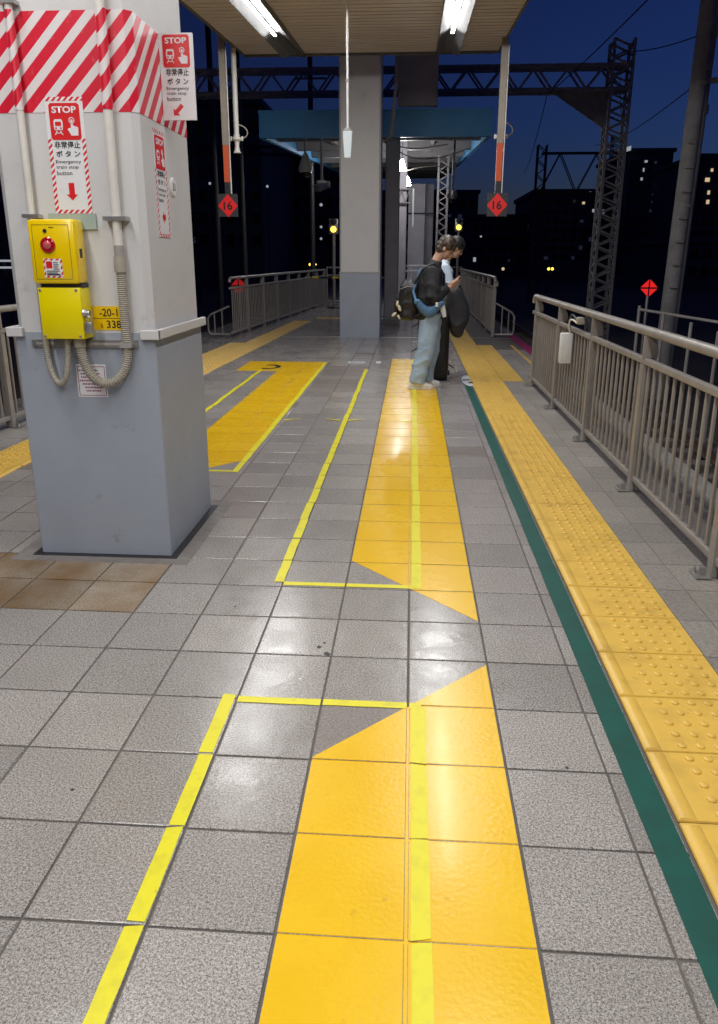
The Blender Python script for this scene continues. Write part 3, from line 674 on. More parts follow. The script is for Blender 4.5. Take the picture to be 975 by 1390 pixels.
# pink notice below
nt_ = thing('notice', 'small white paper notice with red lines below the yellow box', 'notice', (-1.53, 3.49, .82))
yn = yb-.0095
MB().box(-1.607, -1.460, yn-.0008, yn, .826, .985).build('paper', M_SIGNW, nt_)
fr = MB()
for a in ((-1.601, -1.466, .972, .975), (-1.601, -1.466, .833, .836), (-1.601, -1.598, .836, .972), (-1.469, -1.466, .836, .972)): fr.box(a[0], a[1], yn-.0014, yn-.0008, a[2], a[3])
fr.build('border', M_MAG, nt_)
for k, (a, b_) in enumerate(((-1.595, -1.50), (-1.585, -1.495), (-1.585, -1.51), (-1.595, -1.49), (-1.58, -1.50), (-1.57, -1.485), (-1.565, -1.49))):
    x = a
    while x < b_:
        ww = random.uniform(.004, .010); MB().box(x, x+ww, yn-.0014, yn-.0008, .952-.0165*k, .959-.0165*k).build('print_mark', M_MAG, nt_); x += ww+.003
# conduits, clamps, hoses
def arc_pts(p0, p1, p2, p3, n=14):
    out = []
    for k in range(n+1):
        t = k/n; a = (1-t)**3; b = 3*t*(1-t)**2; c = 3*t*t*(1-t); d_ = t**3
        out.append(Vector(p0)*a+Vector(p1)*b+Vector(p2)*c+Vector(p3)*d_)
    return out
def ribbed(pts, r, n=10, rib=.004, step=.009):
    """corrugated hose: resample and alternate the radius"""
    L = 0; res = [Vector(pts[0])]
    for a, b in zip(pts[:-1], pts[1:]):
        a = Vector(a); b = Vector(b); m = max(1, int((b-a).length/(step/2)))
        for k in range(m): res.append(a+(b-a)*(k+1)/m)
    return MB().tube(res, [r+(rib/2 if k % 2 else -rib/2) for k in range(len(res))], n)
cd = thing('conduit', 'cream pipe on the left of column front looping into yellow box', 'conduit', (-1.727, 3.46, 0.9))
yc = yb-.030
MB().tube([(-1.722, yc, 3.7), (-1.729, yc, 1.47)], .0165, 12).build('pipe', M_CREAM, cd, True)
MB().tube([(-1.7245, yc, 2.478), (-1.7270, yc, 2.092)], .0185, 12).build('striped_wrap', M_STRIPE, cd, True)
MB().lathe((-1.729, yc, 1.425), [(.017, .075), (.018, .05), (.018, .045), (.022, .045), (.022, 0), (.019, 0)], 12).build('collar', M_HOSE, cd, True)
MB().lathe((-1.729, yc, 1.463), [(.0185, .0), (.0185, .03)], 12).build('grey_band', M_TRUSS, cd, True)
ribbed([(-1.729, yc, 1.43), (-1.728, yc-.005, 1.20)]+arc_pts((-1.728, yc-.005, 1.10), (-1.728, yc-.02, .84), (-1.612, yc-.04, .82), (-1.608, yc-.035, 1.112), 18)[0:], .0150, 10, .002).build('hose', M_HOSE, cd, True)
for z in (2.50, 1.648): MB().box(-1.765, -1.690, yb-.052, yb-.0005, z, z+.016).build('clamp', M_STEEL, cd)
cd = thing('conduit', 'cream pipe on the right of column front ending in ribbed hose', 'conduit', (-1.335, 3.46, 0.88))
MB().tube([(-1.322, yc, 3.7), (-1.337, yc, 1.47)], .0205, 12).build('pipe', M_CREAM, cd, True)
MB().tube([(-1.3295, yc, 2.478), (-1.3322, yc, 2.092)], .0228, 12).build('striped_wrap', M_STRIPE, cd, True)
MB().lathe((-1.337, yc, 1.475), [(.0218, .0), (.0218, .055)], 14).build('grey_band', M_TRUSS, cd, True)
MB().lathe((-1.337, yc, 1.412), [(.027, .0), (.028, .03), (.026, .07), (.024, .07)], 14).build('collar', M_HOSE, cd, True)
ribbed([(-1.337, yc, 1.42), (-1.337, yc, 1.08)]+arc_pts((-1.337, yc, 1.06), (-1.337, yc-.01, .86), (-1.530, yc-.05, .83), (-1.552, yc-.03, 1.075), 18), .0215, 12, .004).build('hose', M_HOSE, cd, True)
MB().lathe((-1.552, yc-.03, 1.072), [(.026, 0), (.027, .02), (.025, .048)], 12).build('collar', M_HOSE, cd, True)
MB().box(-1.390, -1.285, yb-.056, yb-.0005, 1.636, 1.654).build('clamp', M_STEEL, cd)
ch = thing('strut_channel', 'steel strut channel across the column under the yellow box', 'channel', (-1.545, 3.47, 1.06))
MB().box(-1.805, -1.292, yb-.022, yb-.0085, 1.066, 1.101).build('channel', M_STEEL, ch)
MB().box(-1.798, -1.300, yb-.0230, yb-.0222, 1.0775, 1.0895).build('slot', M_TRUSS, ch)
for x in (-1.79, -1.715, -1.31, -1.60): MB().lathe((x, yb-.0235, 1.0835), [(.010, 0), (.010, -.006), (.005, -.006)], 6, 'y').build('bolt', M_STEEL, ch)
MB().box(-1.365, -1.308, yb-.058, yb-.0235, 1.070, 1.094).build('hose_clamp', M_TRUSS, ch)

# ================================================================== CANOPY AND ITS LIGHTS
KX0, KX1, KY1 = -2.70, 1.244, 13.0
def kz(y): return 4.54+.07*(y-13) if y > 4 else 3.91
cn = thing('platform_canopy', 'cream slatted ceiling of the canopy over the near platform', 'canopy', (-.73, 13, 4.5))
PW = .18
y = KY1-.02
ex = (-2.06, -1.74); ex2 = (.30, .64)
nslat = 0
while y > 4.2:
    z0 = kz(y); z1 = kz(y-PW)
    MB().add([(KX0, y, z0), (KX1, y, z0), (KX1, y-PW+.024, z1), (KX0, y-PW+.024, z1), (KX0, y, z0+.02), (KX1, y, z0+.02), (KX1, y-PW+.024, z1+.02), (KX0, y-PW+.024, z1+.02)],
             [(0, 1, 2, 3), (7, 6, 5, 4), (0, 4, 5, 1), (2, 6, 7, 3), (1, 5, 6, 2), (3, 7, 4, 0)]).build('ceiling_slat', M_ROOF, cn)
    y -= PW
MB().add([(KX0, KY1, kz(KY1)+.021), (KX1, KY1, kz(KY1)+.021), (KX1, 4, 3.93), (KX0, 4, 3.93), (KX0, KY1, kz(KY1)+.25), (KX1, KY1, kz(KY1)+.25), (KX1, 4, 4.2), (KX0, 4, 4.2)],
         [(0, 1, 2, 3), (4, 5, 6, 7), (0, 1, 5, 4), (1, 2, 6, 5), (2, 3, 7, 6), (3, 0, 4, 7)]).build('roof_slab', M_UNDER, cn)
MB().box(KX0, KX1, YB, 3.995, 3.91, 4.2).build('roof_slab', M_ROOF, cn)
FM = mat('fascia_grey', (0.13, 0.13, 0.14), rough=.5)
MB().box(KX0-.02, KX1+.02, KY1, KY1+.03, kz(KY1)-.035, kz(KY1)+.28).build('fascia', FM, cn)
for x in (KX0-.02, KX1):
    MB().add([(x, 4, 3.88), (x+.02, 4, 3.88), (x+.02, KY1, kz(KY1)-.035), (x, KY1, kz(KY1)-.035), (x, 4, 4.23), (x+.02, 4, 4.23), (x+.02, KY1, kz(KY1)+.28), (x, KY1, kz(KY1)+.28)],
             [(0, 1, 2, 3), (4, 5, 6, 7), (0, 1, 5, 4), (1, 2, 6, 5), (2, 3, 7, 6), (3, 0, 4, 7)]).build('fascia', FM, cn)

def tube_light(xc, ya, yb_, label, end_pad=0.0):
    """reflector trough with one tube, hung just under the slats"""
    za, zb = kz(ya)-.002, kz(yb_)-.002; h = .075; w = .17
    t = thing('tube_light', label, 'light', (xc, (ya+yb_)/2, (za+zb)/2), 'ceiling tube lights')
    for s in (-1, 1):
        MB().add([(xc+s*w, ya, za-h), (xc+s*w, yb_, zb-h), (xc+s*.055, yb_, zb-.02), (xc+s*.055, ya, za-.02), (xc+s*(w+.004), ya, za), (xc+s*(w+.004), yb_, zb)],
                 [(0, 1, 2, 3), (0, 4, 5, 1), (3, 2, 5, 4)]).build('reflector', M_REFL, t)
    MB().add([(xc-.055, ya, za-.02), (xc+.055, ya, za-.02), (xc+.055, yb_, zb-.02), (xc-.055, yb_, zb-.02)], [(0, 1, 2, 3)]).build('back_tray', M_REFL, t)
    tl = yb_-end_pad
    z_ = lambda y: kz(y)-.055
    r_ = .019; u0, u1 = ya+.04, tl-.04; vs = []
    for u in (u0, u1):
        for k in range(5): a_ = math.pi*(1.08+.84*k/4); vs.append((xc+r_*math.cos(a_), u, z_(u)+r_*math.sin(a_)))
    tb_ = MB().add(vs, [(k, k+5, k+6, k+1) for k in range(4)]).build('tube', M_TUBE, t, False, fix=False)
    for pl_ in tb_.data.polygons:
        if pl_.normal.z > 0.01: tb_.data.flip_normals(); break
    MB().tube([(xc, u0, z_(u0)+.003), (xc, u1, z_(u1)+.003)], .0165, 10).build('tube_back', M_REFL, t, True)
    for y in (ya+.03, tl-.03): MB().box(xc-.02, xc+.02, y-.012, y+.012, z_(y)-.02, z_(y)+.035).build('lamp_holder', M_WHITE, t)
    return t
XLL, XRR = -1.92, .468
rows_ = [(8.7, 12.95, 1.65), (5.6, 8.3, 0), (1.6, 3.9, 0), (-1.2, 1.2, 0), (-4.2, -1.8, 0)]
for k, (a, b_, pad) in enumerate(rows_):
    tube_light(XLL, a, b_, ['left tube light at the far end of the ceiling', 'left tube light at the top edge of photo'][k] if k < 2 else 'left row tube light above, number %s back from the far end' % ['third','fourth','fifth','sixth','seventh'][k-2], pad)
    tube_light(XRR, a, b_, ['right tube light at the far end of the ceiling', 'right tube light at the top edge of photo'][k] if k < 2 else 'right row tube light above, number %s back from the far end' % ['third','fourth','fifth','sixth','seventh'][k-2], pad)

# ---- hanging rods, horns, stop markers
pn = thing('pendant', 'pale tapered pendant hanging on a thin white rod before far column', 'pendant', (-.81, 9.7, 2.63))
MB().tube([(-.812, 9.7, kz(9.7)), (-.809, 9.7, 2.95)], .012, 8).build('rod', M_WHITE, pn, True)
MB().lathe((-.811, 9.7, 3.46), [(.02, 0), (.02, .03)], 8).build('rod_joint', M_TRUSS, pn)
MB().box(-.845, -.773, 9.672, 9.728, 2.935, 2.962).build('cap', M_STEEL, pn)
pl = [(-.062, .062, 2.93), (-.036, .036, 2.64)]
v = []
for a, b_, z in ((-.056, .056, 2.93), (-.036, .036, 2.632)):
    v += [(-.809+a, 9.7-.03, z), (-.809+b_, 9.7-.03, z), (-.809+b_, 9.7+.03, z), (-.809+a, 9.7+.03, z)]
MB().add(v, [(0, 1, 2, 3), (7, 6, 5, 4), (0, 4, 5, 1), (1, 5, 6, 2), (2, 6, 7, 3), (3, 7, 4, 0)]).build('shade', mat('pale_blue_acrylic', (0.72, 0.82, 0.86), rough=.3), pn)
for x in (-.871, -.749): MB().tube([(x, 9.7, 2.945), (x*.6-.809*.4, 9.7, 2.77)], .004, 5).build('bracket', M_TRUSS, pn)

def horn(x, label):
    Y = 12.3; zt = kz(Y); s = 1 if x > 0 else -1
    t = thing('hanging_horn', label, 'speaker', (x, Y, 3.0), 'horns hanging on white pipes')
    MB().tube([(x, Y, zt), (x, Y, 3.27)], .040, 10).build('pipe', M_CREAM, t, True)
    MB().lathe((x, Y, 3.19), [(.055, 0), (.075, .02), (.075, .045), (.05, .06), (.05, .09)], 12).build('collar', M_CREAM, t, True)
    MB().lathe((x, Y, 3.02), [(.062, 0), (.045, .03), (.032, .10), (.04, .17)], 12).build('horn', M_CREAM, t, True)
    MB().tube(arc_pts((x+.04, Y, 3.42), (x+.22, Y, 3.38), (x+.2, Y, 3.22), (x+.06, Y, 3.23), 10), .010, 6).build('cable', M_HOSE, t, True)
    for s_ in (-1, 1): MB().lathe((x+s_*.085, Y, 3.225), [(.018, -.03), (.018, .03)], 8).build('knob', M_CREAM, t)
horn(-2.735, 'horn on a white pipe hanging at the left canopy edge'); horn(1.285, 'horn on a white pipe hanging at the right canopy edge')

def marker(xt, xb, Y, zt, label, xr):
    t = thing('stop_marker', label, 'sign', (xb, Y, 2.1), 'red diamond 16 stop markers')
    x = xb; z1, z2, z3 = 3.09, 2.57, 2.40
    MB().box(x-.045, x+.045, Y-.04, Y+.04, z1, zt).build('post', M_POLEBG, t)
    MB().box(x-.042, x+.042, Y-.038, Y+.038, z2, z1).build('orange_section', M_ORANGE, t)
    MB().box(x-.040, x+.040, Y-.036, Y+.036, z3, z2).build('dark_section', M_DARK, t)
    bd = MB().box(x-.150, x+.150, Y-.048, Y-.037, 2.075, 2.405).build('board', mat('charcoal_board', (0.035, 0.035, 0.04), rough=.5), t)
    cz = 2.235; q = .152
    MB().prism([(x-q, cz), (x, cz-q*1.1), (x+q, cz), (x, cz+q*1.1)], Y-.051, Y-.0485).build('diamond', mat('marker_red', (0.80, 0.022, 0.022), rough=.4), t)
    text('16', .135, .125, M_BLACK, t, (x, Y-.0525, cz), .02)
    MB().tube([(x+.06, Y-.03, zt-.3), (x+.06, Y-.03, 2.40)], .008, 6).build('cable', M_CREAM, t)
marker(-2.86, -2.835, 12.0, 4.70, 'red diamond number 16 marker hanging at the left canopy edge', 0)
marker(1.3, 1.185+.06, 12.0, 4.66, 'red diamond number 16 marker hanging at the right canopy edge', 0)

# ================================================================== FENCES
GROUND_Z = 0.0
def fence(name, A, B, label, pitch=.118, post_every=1.4, first=.0, flip=1, end='both', h=1.04, brackets=True):
    """A near end, B far end, both on the floor; rails, flat posts with ear brackets, round bars"""
    A = Vector((*A, 0)); B = Vector((*B, 0)); L = (B-A).length; d = (B-A)/L; ang = math.atan2(d.y, d.x)
    t = thing(name, label, 'fence', A[:], 'platform edge fences', ang, world=False)
    # local x runs along the fence, local y points to the left of travel
    top = [(0.0, 0, h-.075), (.006, 0, h-.04), (.03, 0, h-.012), (.07, 0, h)]
    topp = [Vector(q) for q in top]+[Vector((L-.07, 0, h))]+[Vector((L-q[0], 0, q[2])) for q in top[:3][::-1]]
    MB().tube(topp, .030, 10).build('top_rail', M_FENCE, t, True)
    MB().bbox(.0, L, -.022, .022, h-.205, h-.165, b=.008).build('middle_rail', M_FENCE, t, True)
    MB().bbox(.0, L, -.020, .020, .070, .108, b=.006).build('bottom_rail', M_FENCE, t, True)
    posts = []; x = first
    while x <= L+.01: posts.append(min(max(x, .03), L-.03)); x += post_every
    pm = MB().box(-.030, .030, -.030, -.0035, .006, h-.206).box(-.030, .030, .0035, .030, .006, h-.206).box(-.022, .022, -.0035, .0035, .006, h-.21).mesh('post', M_FENCE)
    ear = [(.028, h-.166), (-.060, h-.166), (-.066, h-.13), (-.058, h-.085), (-.032, h-.030), (.028, h-.026)]
    ev = [(-.012, yy, zz) for yy, zz in ear]+[(.012, yy, zz) for yy, zz in ear]; ne = len(ear)
    em = MB().add(ev, [tuple(range(ne)), tuple(range(2*ne-1, ne-1, -1))]+[(k, k+ne, (k+1) % ne+ne, (k+1) % ne) for k in range(ne)]).mesh('ear_bracket', M_FENCE)
    fm = MB().box(-.05, .05, .030, .105, .0045, .010).box(-.006, .006, .043, .075, .0102, .045).mesh('foot_plate', M_STEEL)
    bo = MB().lathe((0, .088, .010), [(.010, 0), (.010, .010), (.006, .024)], 6).mesh('foot_bolt', M_STEEL)
    for x in posts:
        link('post', pm, t, (x, 0, 0)); link('ear_bracket', em, t, (x, 0, 0))
        if brackets:
            f_ = link('foot_plate', fm, t, (x, 0, 0)); link('foot_bolt', bo, f_, (.03, 0, 0))
    bm_ = MB().tube([(0, 0, .104), (0, 0, h-.20)], .0115, 6).mesh('bar', M_FENCE, True)
    x = pitch
    while x < L-.05:
        if all(abs(x-q) > .07 for q in posts): link('bar', bm_, t, (x, 0, 0))
        x += pitch
    return t
fence('platform_fence', (1.50, 2.05), (1.475, 9.28), 'taupe metal fence along the right platform edge in the foreground', first=.0+ (3.44-2.05))
fence('platform_fence', (-3.50, 9.2), (-3.66, 4.2), 'taupe metal fence seen left behind the near column', first=.03)
fence('platform_fence', (1.575, 14.75), (1.60, 26.0), 'far taupe fence on the right side beyond the gap', pitch=.12, post_every=1.3, first=.03, brackets=False, h=1.12)
fence('platform_fence', (-2.80, 24.6), (-3.43, 14.3), 'far taupe fence on the left side with red sign behind it', pitch=.12, post_every=1.3, first=.03, brackets=False, h=1.10)
def wing(A, dx, hh, label):
    t = thing('wing_rail', label, 'rail', (A[0], A[1], 0), 'low end rails')
    x0, y0 = A; x1 = x0+dx
    MB().tube([(x0, y0, .62*hh+.12), (x0+dx*.85, y0, .42*hh+.12), (x1, y0, .40*hh+.06), (x1, y0, .12), (x1-dx*.08, y0, .06), (x0, y0, .06)], .018, 8).build('frame', M_FENCE, t, True)
    for f_ in (.35, .70): MB().tube([(x0+dx*f_, y0, .06), (x0+dx*f_, y0, .12+hh*(.62-.22*f_))], .012, 6).build('bar', M_FENCE, t)
wing((-3.46, 14.3), -.42, .75, 'low side rail at the near end of the far left fence'); wing((1.61, 14.72), .36, .85, 'low side rail at the near end of the far right fence')
wb = thing('junction_box', 'white box with cable hung on the right fence', 'box', (1.43, 6.95, .56))
MB().bbox(1.352, 1.452, 6.89, 6.97, .56, .83, b=.006).build('case', M_WHITE, wb, True)
MB().bbox(1.425, 1.49, 6.62, 6.70, .93, .99, b=.008).build('clamp', M_HOSE, wb, True)
MB().tube(arc_pts((1.43, 6.68, .96), (1.40, 6.86, 1.06), (1.42, 6.93, .95), (1.428, 6.93, .82), 12), .010, 8).build('cable', M_DARK, wb, True)
MB().tube(arc_pts((1.43, 6.66, .94), (1.38, 6.80, 1.0), (1.40, 6.88, .93), (1.428, 6.90, .82), 12), .008, 8).build('cable', M_CREAM, wb, True)

# ================================================================== FAR STATION
# blue canopy
BY0, BY1 = 17.0, 46.0
bz = lambda y: 3.90+.062*(y-17)
bc = thing('far_canopy', 'blue edged canopy over the far platform', 'canopy', (-.85, 17, 3.9))
BX0, BX1 = -3.29, 1.59
MB().box(BX0, BX1, BY0, BY0+.12, 3.90, 4.43).build('front_fascia', M_BLUE, bc)
MB().box(BX0-.01, BX1+.01, BY0-.02, BY0, 3.93, 3.965).build('fascia_rib', M_BLUE, bc); MB().box(BX0-.01, BX1+.01, BY0-.02, BY0, 4.37, 4.43).build('fascia_rib', M_BLUE, bc)
for x0, x1 in ((BX0, BX0+.10), (BX1-.10, BX1)):
    for za, zb in ((0, .42),):
        MB().add([(x0, BY0+.125, bz(BY0)), (x1, BY0+.125, bz(BY0)), (x1, BY1, bz(BY1)), (x0, BY1, bz(BY1)), (x0, BY0+.125, bz(BY0)+.5), (x1, BY0+.125, bz(BY0)+.5), (x1, BY1, bz(BY1)+.5), (x0, BY1, bz(BY1)+.5)],
             [(0, 1, 2, 3), (4, 5, 6, 7), (0, 1, 5, 4), (1, 2, 6, 5), (2, 3, 7, 6), (3, 0, 4, 7)]).build('side_fascia', M_BLUE, bc)
MB().add([(BX0+.101, BY0+.125, bz(BY0)+.32), (BX1-.101, BY0+.125, bz(BY0)+.32), (BX1-.101, BY1, bz(BY1)+.32), (BX0+.101, BY1, bz(BY1)+.32), (BX0+.101, BY0+.125, bz(BY0)+.45), (BX1-.101, BY0+.125, bz(BY0)+.45), (BX1-.101, BY1, bz(BY1)+.45), (BX0+.101, BY1, bz(BY1)+.45)],
         [(0, 1, 2, 3), (4, 5, 6, 7), (0, 1, 5, 4), (1, 2, 6, 5), (2, 3, 7, 6), (3, 0, 4, 7)]).build('soffit', M_UNDER, bc)
for k in range(9):
    y = BY0+1.6+k*3.1; z = bz(y)
    MB().box(BX0+.102, BX1-.102, y, y+.16, z+.06, z+.318).build('cross_beam', M_UNDER, bc)
for x in (-2.1, .45): MB().add([(x-.05, BY0+.2, bz(BY0)+.18), (x+.05, BY0+.2, bz(BY0)+.18), (x+.05, BY1, bz(BY1)+.18), (x-.05, BY1, bz(BY1)+.18), (x-.05, BY0+.2, bz(BY0)+.315), (x+.05, BY0+.2, bz(BY0)+.315), (x+.05, BY1, bz(BY1)+.315), (x-.05, BY1, bz(BY1)+.315)],
         [(0, 1, 2, 3), (0, 1, 5, 4), (1, 2, 6, 5), (2, 3, 7, 6), (3, 0, 4, 7)]).build('purlin', M_TRUSS, bc)
# concrete wall that closes the step in the roofs
tag(MB().bbox(-.37, .44, 16.7, 16.98, 4.45, 5.9, b=.01).build('wall_panel', mat('grey_concrete', (0.36, 0.34, 0.36), (0.28, 0.27, 0.28), rough=.7, scale=3)), 'dark concrete slab above the blue fascia right of far column', 'wall')  # grey concrete with mottled tone
# columns beyond
def small_col(x0, x1, y0, y1, z1, m, label, base=None):
    t = thing('canopy_column', label, 'column', ((x0+x1)/2, (y0+y1)/2, 0))
    MB().zprism(octo(x0, x1, y0, y1, .02), .12, z1).build('shaft', m, t)
    MB().zprism(octo(x0-.05, x1+.05, y0-.05, y1+.05, .02), .002, .12).build('base', M_EDGE, t)
small_col(-.625, -.315, 17.4, 17.75, 4.20, M_COLD, 'slim dark grey column just right of the far column')
small_col(-.46, -.19, 21.6, 21.9, 4.45, M_LILAC, 'pale lilac column under the hanging lamps')
small_col(-.60, -.28, 25.5, 25.8, 4.7, M_LILAC, 'second pale lilac column deeper under the far canopy')
sw = thing('stair_enclosure', 'pale lilac stair enclosure deep under the far canopy', 'wall', (.1, 28, 0))
MB().box(-.18, .40, 28, 33, .002, 3.95).build('wall', M_LILAC, sw); MB().box(.41, .70, 28.2, 33, .002, 3.95).build('wall', M_COLD, sw)
MB().box(-.20, .72, 27.95, 27.995, 2.95, 3.0).build('trim', M_DARK, sw)
lt = thing('lattice_post', 'dark lattice post behind the two people', 'post', (.85, 24, 0))
for x in (.72, 1.0):
    MB().box(x-.03, x+.03, 23.97, 24.03, .002, 4.4).build('leg', M_TRUSS, lt)
for k in range(14): MB().bar((.735, 24, .2+k*.29), (.985, 24, .345+k*.29), .03).build('brace', M_TRUSS, lt); MB().bar((.985, 24, .345+k*.29), (.735, 24, .49+k*.29), .03).build('brace', M_TRUSS, lt)
def pend_lamp(p, label):
    t = thing('hanging_lamp', label, 'light', p[:], 'lamps under the far canopy')
    x, y, z = p
    MB().tube([(x, y, z+.16), (x, y, bz(y)+.31)], .010, 6).build('rod', M_TRUSS, t)
    MB().lathe((x, y, z), [(.105, -.13), (.10, -.10), (.055, .05), (.03, .13)], 12).build('shade', M_LAMP, t, True)
    MB().lathe((x, y, z+.125), [(.035, 0), (.035, .05)], 10).build('socket', M_TRUSS, t)
pend_lamp(P(546, 224, Y=20), 'bright lamp hanging nearest under the far canopy'); pend_lamp(P(553, 246, Y=23.3), 'smaller bright lamp hanging deeper under the far canopy')
for x, y, lb in ((-1.75, 25, 'added unseen lamp under the far canopy behind the far column'),):
    pend_lamp(Vector((x, y, bz(y)-.1)), lb)  # extra lamp out of sight behind the column, added to brighten the far platform
tr = thing('lattice_bracket', 'white lattice frame fixed high on the pale column', 'frame', (-.2, 21.5, 2.7))
a = P(540, 256, Y=21.5); b_ = P(561, 276, Y=21.5)
MB().box(a.x, b_.x, 21.45, 21.55, a.z-.03, a.z).build('rail', M_TRUSS, tr); MB().box(a.x, b_.x, 21.45, 21.55, b_.z, b_.z+.03).build('rail', M_TRUSS, tr)
for k in range(4):
    x = a.x+(b_.x-a.x)*k/4; MB().bar((x, 21.5, a.z-.03 if k % 2 else b_.z+.03), (x+(b_.x-a.x)/4, 21.5, b_.z+.03 if k % 2 else a.z-.03), .02).build('brace', M_TRUSS, tr)
MB().box(b_.x-.02, b_.x+.02, 21.44, 21.56, b_.z-.6, a.z).build('post', M_WHITE, tr)
br = thing('white_rail', 'short white double rail left of the person', 'rail', (0, 22, 0))
a = P(549, 361, Y=22.5); b_ = P(568, 368, Y=22.5)
MB().tube([(a.x, 22.5, a.z), (a.x+.9, 22.5, a.z)], .03, 8).build('bar', M_WHITE, br, True); MB().tube([(a.x, 22.5, b_.z), (a.x+.9, 22.5, b_.z)], .03, 8).build('bar', M_WHITE, br, True)
for x in (.2, .8): MB().tube([(a.x+x, 22.52, .002), (a.x+x, 22.52, a.z)], .022, 8).build('leg', M_WHITE, br, True)
# cables under the blue canopy
def cable(pts, r, label, m=M_HOSE):
    o = MB().tube(pts, r, 6).build('cable', m, None, True); tag(o, label, 'cable', 'cables by the far column')
cable([P(541, 0, Y=15.3), P(538, 110, Y=15.3), P(534, 160, Y=15.3), P(531, 182, Y=15.4), P(523, 193, Y=15.6)], .035, 'grey conduit rising along the right of far column', M_TRUSS)
cable(arc_pts(P(520, 192, Y=17.3), P(560, 208, Y=18), P(575, 200, Y=18.5), P(608, 196, Y=19), 14), .014, 'slack cable from dark column to the far camera pole')
cable(arc_pts(P(534, 200, Y=17.6), P(560, 222, Y=18), P(590, 220, Y=18.5), P(640, 200, Y=19), 14), .012, 'lower slack cable under the far canopy')
cable(arc_pts(P(552, 232, Y=20), P(575, 225, Y=20), P(600, 224, Y=20), P(622, 228, Y=20), 14), .012, 'thin cable sagging near the hanging lamps')
# cameras
cm = thing('dome_camera', 'egg shaped beige dome camera under the blue canopy', 'camera', P(415, 225, Y=17.5)[:])
p = P(415, 225, Y=17.5)
MB().tube([(p.x, p.y, p.z+.2), (p.x, p.y, bz(17.5)+.32)], .025, 8).build('stem', M_TRUSS, cm)
MB().lathe(p, [(.03, .26), (.06, .22), (.11, .10), (.155, -.04), (.16, -.12), (.13, -.14)], 16).build('housing', mat('camera_beige', (0.36, 0.35, 0.29), rough=.4), cm, True)
MB().ell((p.x+.02, p.y, p.z-.14), (.11, .11, .10), 14, 8).build('dome', M_GLASSD, cm, True)
cm = thing('box_camera', 'small white box camera on a drop pole left of far column', 'camera', P(437, 253, Y=17.4)[:])
p = P(437, 253, Y=17.4)
MB().tube([(p.x, p.y, p.z+.12), (p.x, p.y, bz(17.4)+.32)], .03, 8).build('pole', M_TRUSS, cm)
rot = Matrix.Rotation(R(-35), 3, 'Z')
o = MB().bbox(-.10, .10, -.16, .16, -.07, .07, b=.012).build('housing', M_STEEL, cm, True); o.matrix_parent_inverse = Matrix(); o.rotation_euler = (R(18), 0, R(-40))
MB().lathe((p.x, p.y, p.z+.06), [(.11, 0), (.12, .05), (.05, .07)], 12).build('cap', M_WHITE, cm, True)
cm = thing('box_camera', 'dark camera cluster on a drop pole above the people', 'camera', P(614, 264, Y=18.5)[:])
p = P(614, 264, Y=18.5)
MB().tube([(p.x, p.y, p.z+.1), (p.x+.02, p.y, bz(18.5)+.32)], .03, 8).build('pole', M_TRUSS, cm)
MB().lathe(p, [(.09, -.10), (.12, -.05), (.12, .02), (.10, .02), (.10, .08), (.05, .10)], 14).build('housing', M_STEEL, cm, True)
MB().ell((p.x, p.y, p.z-.11), (.08, .08, .07), 12, 8).build('dome', M_GLASSD, cm, True)
# beacons
def beacon(px_, py_, Y, label, pr=.045):
    p = P(px_, py_, Y=Y)
    t = thing('beacon_post', label, 'signal', (p.x, Y, 0), 'amber beacons on posts')
    MB().lathe((p.x, Y, .003), [(.22, 0), (.22, .02), (.06, .03)], 16).build('foot', M_DARK, t)
    MB().tube([(p.x, Y, .02), (p.x, Y, p.z-.2)], pr, 10).build('post', M_FENCE, t, True)
    MB().bbox(p.x-.13, p.x+.13, Y-.06, Y+.06, p.z-.22, p.z+.20, b=.012).build('case', M_STEEL, t, True)
    MB().lathe((p.x, Y-.061, p.z-.09), [(.085, 0), (.08, -.03), (.05, -.045)], 14, 'y').build('amber_lamp', M_AMBER, t, True)
    MB().lathe((p.x, Y-.061, p.z+.10), [(.085, 0), (.08, -.03), (.05, -.045)], 14, 'y').build('dark_lamp', M_DARK, t, True)
    MB().tube([(p.x+.09*math.cos(R(a)), Y-.09, p.z+.10+.09*math.sin(R(a))) for a in range(0, 181, 30)], .02, 5).build('hood', M_DARK, t)
beacon(453, 307, 23.0, 'amber beacon on a post left of the far column'); beacon(623, 305, 27.0, 'amber beacon on a post above the right person')
# crossing rail frames and caution bar at the far left
gr = thing('guard_frame', 'grey guard frame beside the left beacon post', 'rail', (-2.2, 23.6, 0))
for x in (-2.62, -1.6): MB().tube([(x, 23.6, .003), (x, 23.6, 1.18)], .028, 8).build('leg', M_FENCE, gr, True)
for z in (.18, .95, 1.18): MB().tube([(-2.62, 23.6, z), (-1.6, 23.6, z)], .022, 8).build('rail', M_FENCE, gr, True)
gr = thing('guard_frame', 'grey guard frame beside the right beacon post', 'rail', (1.5, 27.5, 0))
for x in (.75, 1.75): MB().tube([(x, 27.6, .003), (x, 27.6, 1.15)], .03, 8).build('leg', M_FENCE, gr, True)
for z in (.2, .75, 1.15): MB().tube([(.75, 27.6, z), (1.75, 27.6, z)], .024, 8).build('rail', M_FENCE, gr, True)
cb = thing('caution_bar', 'black and yellow caution bar between far left fence and column', 'bar', (-1.8, 22, 0))
zb_ = P(450, 377, Y=22.2).z; xa = P(415, 377, Y=22.2).x; xb_ = P(524, 372, Y=22.2).x; n = 12
for k in range(n):
    MB().tube([(xa+(xb_-xa)*k/n, 22.2, zb_), (xa+(xb_-xa)*(k+1)/n-.002, 22.2, zb_)], .022, 8).build('segment', M_YBOX if k % 3 == 1 else M_DARK, cb)
